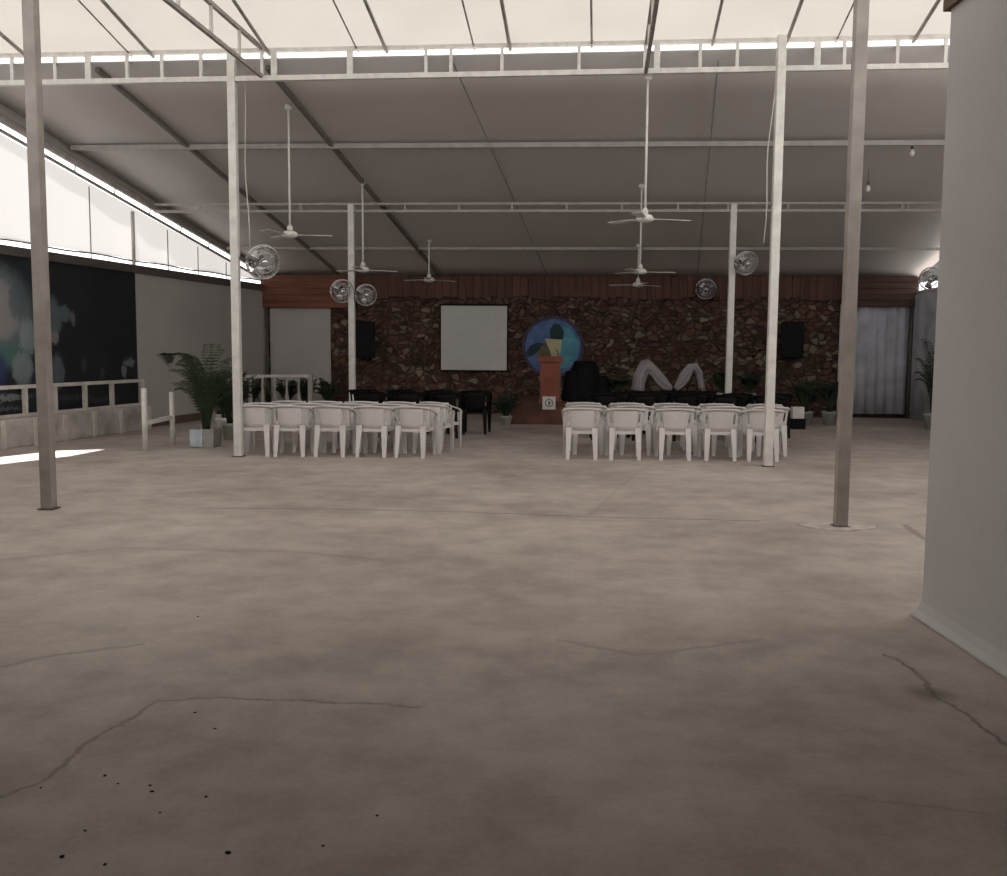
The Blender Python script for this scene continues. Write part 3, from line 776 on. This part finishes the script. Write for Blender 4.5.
# bulbs hung from the roof
for (u, v, lab) in ((912, 152, 'hanging bulb under the first purlin near the plastered wall'), (868, 188, 'small hanging bulb just right of the near right post')):
    q = YP(u, v, 16.6 if u == 912 else 17.6)
    t = thing('hanging_bulb', q, lab, 'bulb')
    MB().tube([(q.x, q.y, q.z+.1), (q.x, q.y, roof_low(q.y))], .006, 5).build('cord', M['dark_steel'], t)
    MB().lathe([(.02, .12), (.025, .10), (.025, .05), (.02, .045)], tuple(q), 10).build('socket', M['dark_steel'], t)
    MB().lathe([(.02, .05), (.04, .0), (.042, -.03), (.03, -.06), (.008, -.075)], tuple(q), 14).build('bulb', M['white_paint'], t)

# ------------------------------------------------------------------ chairs
def make_chair(name, mat, H, cat_label):
    t = thing(name, (0, 0, 0), cat_label, 'chair'); del t['_o']
    k = H/0.77
    # seat
    rings = []; n = 8
    seat = MB()
    vs = []; m_ = 8
    for j in range(m_+1):
        y = -0.20+0.42*j/m_; hw = 0.20+0.035*j/m_
        for i in range(n+1):
            s = -1+2*i/n
            z = 0.425 - 0.018*(1-s*s)*(1-(2*j/m_-1)**4) - 0.02*max(0, (j/m_-.8)/.2)**2
            vs.append(V((hw*s, y, z)))
    fs = [(j*(n+1)+i, j*(n+1)+i+1, (j+1)*(n+1)+i+1, (j+1)*(n+1)+i) for j in range(m_) for i in range(n)]
    o = len(vs); vs2 = vs+[v-V((0, 0, .010)) for v in vs]
    fs2 = fs+[tuple(o+x for x in f[::-1]) for f in fs]
    loop = [i for i in range(n+1)]+[j*(n+1)+n for j in range(1, m_+1)]+[m_*(n+1)+i for i in range(n-1, -1, -1)]+[j*(n+1) for j in range(m_-1, 0, -1)]
    for a, b_ in zip(loop, loop[1:]+loop[:1]): fs2.append((a, b_, o+b_, o+a))
    seat.add(vs2, fs2, True)
    # apron
    for (a, c) in (((-.20, -.20), (.20, -.20)), ((.235, .21), (-.235, .21)), ((-.20, -.2), (-.235, .21)), ((.20, -.2), (.235, .21))):
        seat.bar((a[0], a[1], .400), (c[0], c[1], .400), .010, .045)
    seat.build('seat', mat, t, world=False)
    # backrest: shell with two side slots under a rolled top rim
    def bp(x, z):                                      # surface of the back
        lean = (z-.42)*0.16
        return V((x*(1+(z-.42)*0.35), -0.205-lean+0.11*(abs(x)/.25)**2.2, z))
    bk = MB(); TZ = H-.015
    def panel(x0, x1, z0, z1, nx):
        rings = []
        for i in range(nx+1):
            x = x0+(x1-x0)*i/nx
            rings.append([bp(x, z0+(z1-z0)*j/4) for j in range(5)]+[bp(x, z0+(z1-z0)*j/4)+V((0, .009, 0)) for j in (4, 3, 2, 1, 0)])
        bk.loft(rings, True, True)
    panel(-.172, .172, .42, TZ, 10)
    panel(-.245, -.205, .43, TZ, 3); panel(.205, .245, .43, TZ, 3)
    panel(-.205, -.172, TZ-.085, TZ, 1); panel(.172, .205, TZ-.085, TZ, 1)
    panel(-.205, -.172, .42, .535, 1); panel(.172, .205, .42, .535, 1)
    pts_ = []
    for i in range(17):
        x = -.25+.5*i/16; q = bp(x, TZ-.035*(abs(x)/.25)**3); q.y -= .012
        pts_.append(q)
    bk.tube(pts_, .026, 8, squash=.55)
    bk.build('backrest', mat, t, world=False)
    e = pts_[-1]
    for sx in (-1, 1):
        arm = MB()
        path = [V((sx*e.x, e.y, e.z)), V((sx*.272, -.02, e.z-.035)), V((sx*.276, .10, e.z-.065)), V((sx*.273, .19, e.z-.085)), V((sx*.264, .235, e.z-.125)), V((sx*.255, .24, e.z-.19))]
        arm.tube(path, .028, 8, squash=.4)
        # web that closes the arm to the seat side
        arm.bar((sx*.245, -.09, .43), (sx*.270, -.07, e.z-.03), .05, .010, upv=(1, 0, 0))
        arm.build('armrest', mat, t, world=False)
        def leg(top, bot, wt, wb, inward, fy):
            mb = MB(); rings = []
            for q_ in range(6):
                f = q_/5; c = V(top).lerp(V(bot), f); w__ = wt+(wb-wt)*f; th = .010
                sxx = sx
                pts = [(0, 0), (w__, 0), (w__, th), (th, th), (th, w__*.7), (0, w__*.7)]
                rings.append([c+V((-sxx*(px-w__*.3), fy*(py-.0), 0)) for (px, py) in pts])
            mb.loft(rings, True, False)
            return mb
        leg((sx*.205, -.225, .47), (sx*.215, -.285, 0), .088, .052, 1, 1).build('leg', mat, t, world=False)
        leg((sx*.255, .245, e.z-.14), (sx*.245, .265, 0), .085, .050, 1, -1).build('leg', mat, t, world=False)
    return t
WCH = 'white plastic armchair'
proto = make_chair('plastic_chair', M['plastic'], 0.77, WCH)
used = [False]
def place(pro, q, rz, label, group, flag):
    o = pro if not flag[0] else copy_tree(pro)
    flag[0] = True
    o.location = (q.x, q.y, 0); o.rotation_euler = (0, 0, rz)
    tag(o, label, 'chair', group)
    return o
ordw = ['leftmost', 'second from left', 'middle', 'second from right', 'rightmost']
rows = {
 'left': [(457.5, [(251, .12), (288, .05), (330, -.05), (372, -.08), (412, -.14)], 'front row'),
          (453.0, [(259, .1), (304, .2), (347, 0), (389, -.1), (430, -.2)], 'middle row'),
          (448.8, [(286, .1), (324, 0), (360, 0), (399, -.1), (437, -.45)], 'back row')],
 'right': [(460.8, [(581.5, 0), (624.5, 0.03), (675.5, -.03), (720.5, 0), (762, .05)], 'front row'),
           (455.6, [(588, 0), (637, -.1), (682, 0), (727, 0), (771, .05)], 'middle row'),
           (450.4, [(583, 0), (627, 0), (671, 0), (717, 0), (765, 0)], 'back row')]}
for side, rr in rows.items():
    for (vb, cs, rn) in rr:
        for i, (u, rz) in enumerate(cs):
            q = G(u, vb + (u-(340 if side == 'left' else 675))*0.009)
            q.y += 0.285
            lab = 'white plastic armchair, %s in the %s of the %s block' % (ordw[i], rn, side)
            place(proto, q, rz - math.atan2(-q.x, q.y)*0.0, lab, 'white chairs in the %s block' % side, used)
protoB = make_chair('plastic_chair', M['black_plastic'], 0.84, 'black')
usedB = [False]
for side, rr in {'left': [(17.3, (372, 410, 447)), (18.2, (382, 402, 441, 476))],
                 'right': [(17.3, (604, 643, 683, 723, 764)), (18.2, (618, 657, 696, 735, 774))]}.items():
    for ri, (Y, us) in enumerate(rr):
        if ri == 1 and side == 'left': us = (366, 403, 440, 476)
        for i, u in enumerate(us):
            q = YP(u, 430, Y)
            nm_ = (['leftmost', 'second from left', 'rightmost'] if len(us) == 3 else ['leftmost', 'second from left', 'third from left', 'rightmost'] if len(us) == 4 else ordw)[i]
            place(protoB, q, random.uniform(-.06, .06), 'black plastic armchair, %s in the %s black row behind the %s white block' % (nm_, ['nearer', 'farther'][ri], side), 'black chairs behind the %s block' % side, usedB)

# ------------------------------------------------------------------ stage and what stands on it
SY = 20.5; SH = 0.46
sx0, sx1 = YP(510, 420, SY).x, YP(787, 420, SY).x
t = thing('stage', ((sx0+sx1)/2, SY, 0), 'low red brown wooden stage below the stone wall', 'stage')
MB().box(sx0, sx1, SY+.03, Y_BK-.02, 0, SH-.04).build('body', M['stage'], t)
MB().box(sx0-.02, sx1+.02, SY, Y_BK-.02, SH-.04, SH).build('deck', M['stage'], t, bevel=.01)
# lectern
q = YP(550, 408, SY+.75); q.z = SH
px = 950/(SY+.75)
lw = 24/px; lz = YP(550, 357, SY+.75).z
t = thing('lectern', q, 'red brown wooden lectern standing on the stage before the round mural', 'lectern')
x, y = q.x, q.y
MB().box(x-lw*.42, x+lw*.42, y-.17, y+.17, SH+.05, lz-.12).build('body', M['lectern'], t, bevel=.01)
MB().box(x-lw*.5, x+lw*.5, y-.2, y+.2, SH, SH+.05).build('base', M['lectern_side'], t, bevel=.008)
MB().hexa([(x-lw*.52, y-.22, lz-.12), (x+lw*.52, y-.22, lz-.12), (x+lw*.52, y+.22, lz-.12), (x-lw*.52, y+.22, lz-.12), (x-lw*.52, y-.22, lz+.02), (x+lw*.52, y-.22, lz+.02), (x+lw*.52, y+.22, lz-.06), (x-lw*.52, y+.22, lz-.06)]).build('reading_top', M['lectern'], t, bevel=.008)
MB().box(x+lw*.30, x+lw*.425, y-.175, y-.168, SH+.08, lz-.14).build('side_trim', M['lectern_side'], t)
MB().tube([(x+.15, y, lz-.08), (x+.16, y-.06, lz+.12), (x+.12, y-.14, lz+.16)], .008, 6).build('microphone_stalk', M['black_box'], t)
# white notice on the stage front, with its round symbol
q = YP(549, 403, SY-.02)
s_ = 13/(950/SY)/2
t = thing('notice', (q.x, SY-.01, q.z-s_), 'small white square notice with a dark round symbol at the stage edge under the lectern', 'notice')
MB().box(q.x-s_, q.x+s_, SY-.016, SY-.004, q.z-s_, q.z+s_).build('card', M['paper'], t)
mb = MB()
ring = []
for rr_ in (s_*.62, s_*.50):
    ring.append([V((q.x+rr_*math.cos(a), SY-.019, q.z+rr_*math.sin(a))) for a in [2*PI*k/24 for k in range(25)]])
mb.loft(ring, False, False, closed=False)
mb.box(q.x-s_*.10, q.x+s_*.10, SY-.0195, SY-.0165, q.z-s_*.36, q.z+s_*.30)
mb.box(q.x+s_*.02, q.x+s_*.30, SY-.0195, SY-.0165, q.z-s_*.05, q.z+s_*.10)
mb.build('symbol', M['ink'], t, solid=.001)
# projection screen
xa, xb = BX(441.5), BX(507); za, zb = hz(474, 370), hz(474, 306)
t = thing('projection_screen', ((xa+xb)/2, Y_BK-.1, za), 'blank white projection screen hanging on the rubble stone wall', 'screen')
MB().box(xa, xb, Y_BK-.10, Y_BK-.085, za, zb).build('canvas', M['screen'], t)
mb = MB(); bw = .03
mb.box(xa-bw, xb+bw, Y_BK-.103, Y_BK-.002, zb, zb+bw*1.6); mb.box(xa-bw, xb+bw, Y_BK-.103, Y_BK-.002, za-bw, za)
mb.box(xa-bw, xa, Y_BK-.103, Y_BK-.07, za, zb); mb.box(xb, xb+bw, Y_BK-.103, Y_BK-.07, za, zb)
mb.build('frame', M['black_box'], t)
# loudspeakers
for (u0, u1, v0, v1, lab) in ((357, 378, 322, 358, 'black loudspeaker on the stone wall right of the rear left post'), (777, 800, 322, 358, 'black loudspeaker on the stone wall right of the second white post')):
    xa, xb, za, zb = BX(u0), BX(u1), hz(u0, v1), hz(u0, v0)
    t = thing('loudspeaker', ((xa+xb)/2, Y_BK-.2, za), lab, 'loudspeaker')
    MB().hexa([(xa, Y_BK-.36, za), (xb, Y_BK-.36, za), (xb-.08, Y_BK-.05, za), (xa+.08, Y_BK-.05, za), (xa, Y_BK-.36, zb), (xb, Y_BK-.36, zb), (xb-.08, Y_BK-.05, zb), (xa+.08, Y_BK-.05, zb)]).build('cabinet', M['black_box'], t, bevel=.012)
    MB().box(xa+.03, xb-.03, Y_BK-.372, Y_BK-.361, za+.04, zb-.04).build('grille', M['black_mesh'], t, bevel=.004)
    MB().box((xa+xb)/2-.04, (xa+xb)/2+.04, Y_BK-.06, Y_BK-.001, (za+zb)/2-.1, (za+zb)/2+.1).build('bracket', M['dark_steel'], t)
# round mural
cx, cz = BX(553), hz(553, 347); R = 28/(950/Y_BK)
t = thing('round_mural', (cx, Y_BK-.05, cz-R), 'round blue mural with dark leaves and a pale cup on the stone wall', 'mural')
def flat(pts, lift, name, mat): 
    mb = MB().prism([V((cx+a*R, Y_BK-lift, cz+b_*R)) for (a, b_) in pts], (0, .006, 0)); return mb.build(name, mat, t)
def circ(r, n=48, ax=0, az=0, e=1.0): return [(ax+r*math.cos(2*PI*k/n), az+r*e*math.sin(2*PI*k/n)) for k in range(n)]
M['mur_edge'] = paint('mural_edge', (0.07, 0.05, 0.09), .8, .25, 6)
M['mur_blue'] = paint('mural_blue', (0.10, 0.18, 0.38), .8, .3, 3)
M['mur_cyan'] = paint('mural_cyan', (0.10, 0.34, 0.42), .8, .25, 3)
M['mur_dark'] = paint('mural_dark', (0.015, 0.045, 0.05), .8, .25, 5)
M['mur_leaf'] = paint('mural_leaf', (0.05, 0.09, 0.05), .8, .3, 5)
M['mur_brown'] = paint('mural_brown', (0.15, 0.12, 0.06), .8, .3, 5)
M['mur_cup'] = paint('mural_cup', (0.52, 0.50, 0.30), .8, .2, 3)
MB().prism([V((cx+a*R, Y_BK-.04, cz+b_*R)) for (a, b_) in circ(1.1)], (0, .038, 0)).build('border', M['mur_edge'], t)
flat(circ(.98), .048, 'sky', M['mur_blue'])
flat([(.25, -.75), (.62, -.7), (.85, -.35), (.93, .1), (.7, .55), (.35, .75), (.2, .5), (.25, 0)], .054, 'right_field', M['mur_cyan'])
flat([(-.1, .28), (-.12, .62), (.02, .82), (.22, .80), (.38, .55), (.36, .3), (.2, .22)], .060, 'dark_leaf', M['mur_dark'])
flat([(-.95, -.2), (-.8, .05), (-.55, .16), (-.3, .12), (-.45, -.08), (-.7, -.3), (-.9, -.35)], .060, 'green_leaf', M['mur_dark'])
flat([(-.55, -.3), (-.42, .02), (-.2, .2), (.0, .05), (-.08, -.3), (-.3, -.55)], .066, 'brown_leaf', M['mur_brown'])
flat([(-.30, .30), (.30, .26), (.28, -.1), (.18, -.42), (-.02, -.42), (-.12, -.1)], .072, 'cup', M['mur_cup'])
# black covered equipment on stage behind the lectern
q = YP(584, 400, SY+1.3)
t = thing('covered_drum_kit', (q.x, q.y, SH), 'black covered equipment heap on stage right of the lectern', 'covered equipment')
x, y = q.x, q.y
def lump(cx_, cy_, hw, hd, z0, z1, mt, nm, seed):
    random.seed(seed); rings = []; n = 20
    for j in range(9):
        f = j/8; z = z0+(z1-z0)*f; s = 1-.28*f-.5*max(0, f-.72)**1.2*1.6
        rings.append([V((cx_+hw*s*(1+.10*math.sin(3*a+seed)*(1-f))*math.cos(a), cy_+hd*s*(1+.08*math.sin(5*a+seed)*(1-f))*math.sin(a), z)) for a in [2*PI*k/n for k in range(n)]])
    return MB().loft(rings, True, True).build(nm, mt, t)
lump(x, y, .42, .4, SH, YP(584, 361, q.y).z, M['black_box'], 'cover', 1)
lump(x-.28, y-.1, .25, .3, SH, YP(584, 371, q.y).z, M['black_box'], 'side_cover', 2)
lump(x+.38, y-.05, .25, .3, SH, YP(584, 376, q.y).z, M['black_box'], 'side_cover', 3)
# white drapes on a low black table
qa, qb = YP(625, 390, SY+1.6), YP(712, 390, SY+1.6)
yT = SY+1.6; zT = YP(660, 391, yT).z
t = thing('cloth_covered_table', ((qa.x+qb.x)/2, yT, SH), 'long low black covered table on the stage under the white drapes', 'table')
xa, xb = qa.x, qb.x
MB().box(xa, xb, yT-.25, yT+.25, zT-.03, zT).build('top', M['black_box'], t, bevel=.01)
rings = []
for z in (SH, (SH+zT)/2, zT-.03):
    rr_ = []
    for k in range(80):
        f = k/80*4; e_ = int(f); g_ = f-e_; w_ = .012*math.sin(k*1.3)
        if e_ == 0: rr_.append(V((xa+(xb-xa)*g_, yT-.26+w_, z)))
        elif e_ == 1: rr_.append(V((xb+.01+w_, yT-.26+.52*g_, z)))
        elif e_ == 2: rr_.append(V((xb+(xa-xb)*g_, yT+.26+w_, z)))
        else: rr_.append(V((xa-.01+w_, yT+.26-.52*g_, z)))
    rings.append(rr_)
MB().loft(rings, False, True).build('skirt', M['black_box'], t)
def drape(topl, botl, label, seed):
    def samp(pl, f):
        k = f*(len(pl)-1); i = min(int(k), len(pl)-2); g_ = k-i
        return YP(pl[i][0]*(1-g_)+pl[i+1][0]*g_, pl[i][1]*(1-g_)+pl[i+1][1]*g_, yT)
    mb = MB(); rings = []; nD, nR_ = 44, 12
    for i in range(nD+1):
        A, B = samp(topl, i/nD), samp(botl, i/nD); ring = []
        for j in range(nR_+1):
            f = j/nR_; p_ = A.lerp(B, f)
            p_ = p_ + V((0, -.10*math.sin(f*PI)+.035*math.sin(f*15+seed+i*.12)+.02*math.sin(i*.5+f*4), 0))
            ring.append(p_)
        rings.append(ring)
    mb.loft(rings, False, True, closed=False)
    return tag(mb.build('white_drape', M['tulle'], solid=.02), label, 'drape')
drape([(631, 390), (634, 374), (641, 361), (648, 359), (656, 366), (667, 379), (672, 386)], [(644, 391), (645, 383), (648, 373), (652, 376), (657, 384), (663, 390), (671, 390.5)],
      'arched white drape on the black table, left one of the pair', 0)
drape([(674, 387), (680, 373), (688, 364), (697, 363.5), (702, 371), (705, 388)], [(677, 390.5), (685, 385), (690, 379), (693.5, 370), (696.5, 376), (699, 389)],
      'arched white drape on the black table, right one of the pair', 2)
# little white box by the right end of the stage
q = YP(796, 412, SY-.2); z0 = YP(796, 418, SY-.2).z; z1 = YP(796, 406.5, SY-.2).z
t = thing('white_box', (q.x, SY-.3, 0), 'small white box on a dark stand right of the right chair block', 'box')
MB().box(q.x-.12, q.x+.12, SY-.42, SY-.2, z0, z1).build('box', M['white_paint'], t, bevel=.01)
MB().box(q.x-.15, q.x+.15, SY-.44, SY-.16, 0, z0).build('stand', M['black_box'], t, bevel=.01)

# ------------------------------------------------------------------ plants
def frond(mb, base, az, length, rise, droop, leaflets, lw_, ll):
    pts_ = []
    n = 9
    for i in range(n+1):
        f = i/n
        r = length*f*(0.35+.65*f)
        z = rise*(f*1.6-droop*f*f)
        pts_.append(V(base)+V((math.cos(az)*r, math.sin(az)*r, z)))
    mb.tube(pts_, .007, 4, r2=.002)
    side = V((-math.sin(az), math.cos(az), 0))
    for i in range(leaflets):
        f = .25+.75*i/leaflets; k = f*n; k0 = min(int(k), n-1); p_ = pts_[k0].lerp(pts_[k0+1], k-k0)
        tg = (pts_[k0+1]-pts_[k0]).normalized()
        for sg in (-1, 1):
            L_ = ll*(1-.6*abs(f-.5))*random.uniform(.8, 1.1)
            tip = p_ + side*sg*L_*.75 + tg*L_*.6 - V((0, 0, L_*.45))
            mid = p_.lerp(tip, .5)+V((0, 0, L_*.12)); wv_ = tg*lw_
            mb.add([p_, mid-wv_, tip, mid+wv_, mid-V((0, 0, .004))], [(0, 1, 4), (1, 2, 4), (2, 3, 4), (3, 0, 4)])
def palm(loc, ph, spread, nfr, label, pot='square', pr=.2, phh=.3, mat='leaf', name='potted_palm', group=None):
    q = V(loc); t = thing(name, q, label, 'potted plant', group)
    x, y, z = q
    if pot == 'square':
        rings = []
        for (r, zz) in ((pr*.86, 0), (pr, phh), (pr, phh+.001), (pr*.9, phh), (pr*.88, phh-.04)):
            rings.append([V((x+a*r, y+b_*r, z+zz)) for (a, b_) in ((-1, -1), (1, -1), (1, 1), (-1, 1))])
        MB().loft(rings, True).build('pot', M['pot_grey'], t, bevel=.01)
        MB().hexa([(x-pr*.97, y-pr*1.02, z+.02), (x+pr*.02, y-pr*1.02, z+.02), (x+pr*.02, y-pr*.90, z+.02), (x-pr*.97, y-pr*.90, z+.02), (x-pr*.99, y-pr*1.04, z+phh-.01), (x+pr*.05, y-pr*1.04, z+phh-.01), (x+pr*.05, y-pr*.99, z+phh-.01), (x-pr*.99, y-pr*.99, z+phh-.01)]).build('pale_panel', M['pot_white'], t)
    else:
        MB().lathe([(pr*.7, 0), (pr*.95, phh*.8), (pr, phh*.82), (pr, phh), (pr*.9, phh), (pr*.88, phh-.04)], (x, y, z), 20).build('pot', M['pot_grey'] if pot == 'round' else M['white_paint'], t)
    MB().lathe([(pr*.86, phh-.05), (pr*.5, phh-.035), (.01, phh-.03)], (x, y, z), 14).build('soil', M['soil'], t)
    mb = MB(); st = MB()
    for k in range(nfr):
        az = k*2.4+random.uniform(-.3, .3); ri = ph*random.uniform(.55, 1.0); sp = spread*random.uniform(.55, 1.05)*(1.3-.5*ri/ph)
        b0 = V((x+.05*math.cos(az), y+.05*math.sin(az), z+phh-.03))
        frond(mb, b0, az, sp, ri, random.uniform(.62, .9), 16, .011, .17)
    mb.build('foliage', M[mat], t)
    for k in range(5):
        az = k*1.3; st.tube([(x+.04*math.cos(az), y+.04*math.sin(az), z+phh-.04), (x+.09*math.cos(az), y+.09*math.sin(az), z+phh+ph*.4)], .012, 6)
    st.build('stems', M[mat], t)
random.seed(11)
q = G(202, 448); palm((q.x, q.y+.2, 0), 1.55, .55, 60, 'bushy potted palm in a grey white square pot left of the left white post')
q = G(227, 441); palm((q.x, q.y+.2, 0), 1.1, .42, 30, 'dark leafy potted plant just behind the left white post', 'round', .16, .3, 'leaf_dark', 'potted_plant')
q = G(214, 436); palm((q.x+.1, q.y+.3, 0), 0.8, .4, 16, 'leafy plant in a pale pot behind the bushy palm', 'white', .17, .32, 'leaf_dark', 'potted_plant')
for (u, vb, ph, sp, lab) in ((506, 425, .55, .32, 'dark leafy plant on the floor left of the stage'),):
    q = G(u, vb); palm((q.x, q.y, 0), ph, sp, 16, lab, 'round', .13, .2, 'leaf_dark', 'potted_plant')
for (u, ph, lab) in ((617, .42, 'dark potted plant on the stage left of the white drapes'), (722, .62, 'dark potted plant on the stage right of the white drapes'),
                     (750, .60, 'dark potted plant on the stage between the rear right post and second white post')):
    q = YP(u, 400, SY+1.2); palm((q.x, q.y, SH), ph, .24, 24, lab, 'round', .13, .22, 'leaf_dark', 'potted_plant', 'dark plants on the stage')
for (u, lab) in ((287, 'dark leafy plant behind the far white balustrade, nearer the corner pole'), (305, 'dark leafy plant behind the far white balustrade, at its right end'), (328, 'dark leafy plant at the left foot of the stone wall'), (252, 'dark leafy plant between the left white post and the corner pole')):
    q = YP(u, 400, 22.6); palm((q.x, q.y, 0),   .75, .25, 26, lab, 'round', .15, .25, 'leaf_dark', 'potted_plant', 'plants behind the balustrade')
for (u, ph, lab) in ((806, .55, 'dark plant in a pot on the floor right of the small white box'), (830, .62, 'dark plant in a pot on the floor just left of the near right post')):
    q = YP(u, 400, SY+.9); palm((q.x, q.y, 0), ph+.25, .24, 30, lab, 'round', .17, .3, 'leaf_dark', 'potted_plant', 'dark plants on the floor by the curtain')
# palm by the right wall, half hidden
q = YP(934, 400, 20.5); palm((min(q.x, rw(20.5, 0).x-.6), q.y, 0), 1.75, .5, 22, 'dark palm against the pale sheet in the back right corner', 'round', .2, .35, 'leaf_dark', 'potted_palm')
# planter on the grey wall
q = WL(170, 362, .1)
t = thing('wall_planter', q, 'small wall planter with drooping leaves on the grey left wall', 'planter')
x, y, z = q
MB().lathe([(.04, -.02), (.09, .10), (.10, .11), (.085, .11), (.08, .09)], (x, y, z), 14).build('pot', M['dark_steel'], t)
mb = MB()
for k in range(10): frond(mb, (x, y, z+.1), k*.65, .42, .17, 1.25, 12, .01, .12)
mb.build('foliage', M['leaf_dark'], t)

# ------------------------------------------------------------------ small white barrier and far balustrade
qa, qb = G(145.5, 451), G(173, 445)
t = thing('white_barrier', (qa+qb)/2, 'short white barrier of two round posts and one bar left of the potted palm', 'barrier')
for q, top in ((qa, 388.5), (qb, 392)):
    zt_ = YP(146 if q is qa else 173, top, q.y).z
    MB().tube([(q.x, q.y, 0), (q.x, q.y, zt_)], .042, 12).build('post', M['white_paint'], t)
zb_ = YP(160, 421, (qa.y+qb.y)/2).z
MB().bar((qa.x, qa.y, zb_), (qb.x, qb.y, zb_+.03), .04, .07).build('bar', M['white_paint'], t)
ba, bb = YP(212, 400, 20.6), YP(311, 400, 21.8)
t = thing('balustrade', V(((ba.x+bb.x)/2, (ba.y+bb.y)/2, 0)), 'white balustrade far back between the potted palm and the stone wall', 'balustrade')
def bal(f, z): q = ba.lerp(bb, f); return V((q.x, q.y, z))
MB().bar(bal(0, .97), bal(1, .97), .07, .06).build('top_rail', M['post_paint'], t)
MB().bar(bal(0, .10), bal(1, .10), .07, .05).build('bottom_rail', M['post_paint'], t)
for k in range(9):
    q = bal((k+.02)/8.05 if k else 0.01, 0)
    if k in (0, 8): MB().box(q.x-.05, q.x+.05, q.y-.05, q.y+.05, 0, 1.0).build('end_post', M['back_pipe'], t)
    else: MB().lathe([(.03, .12), (.025, .2), (.05, .35), (.055, .45), (.03, .6), (.025, .75), (.04, .94)], (q.x, q.y, 0), 12).build('baluster', M['back_pipe'], t)

# ------------------------------------------------------------------ grit on the floor
random.seed(5)
for (u, v, s) in ((105, 776, .010), (118, 784, .007), (150, 786, .009), (152, 792, .010), (206, 797, .009), (160, 813, .007), (105, 865, .010), (62, 857, .011), (228, 853, .012), (377, 816, .008), (323, 846, .007), (215, 729, .008), (195, 713, .009), (198, 617, .010), (41, 788, .007), (85, 831, .008)):
    s *= .62; q = G(u, v); mb = MB()
    r0 = [(.2, 0), (.9, s*.15), (1, s*.45), (.6, s*.8), (.15, s*.95)]
    rings = [[V((q.x+s*r*math.cos(a)*(1.2+.3*math.sin(2*a+u)), q.y+s*r*math.sin(a), z)) for a in [2*PI*k/9 for k in range(9)]] for (r, z) in r0]
    mb.loft(rings, True, True)
    tag(mb.build('grit_bit', M['grit']), 'tiny dark bit of grit lying on the concrete floor in the foreground', 'grit', 'bits of grit on the foreground floor')

for o in list(bpy.data.objects):
    if '_o' in o: del o['_o']
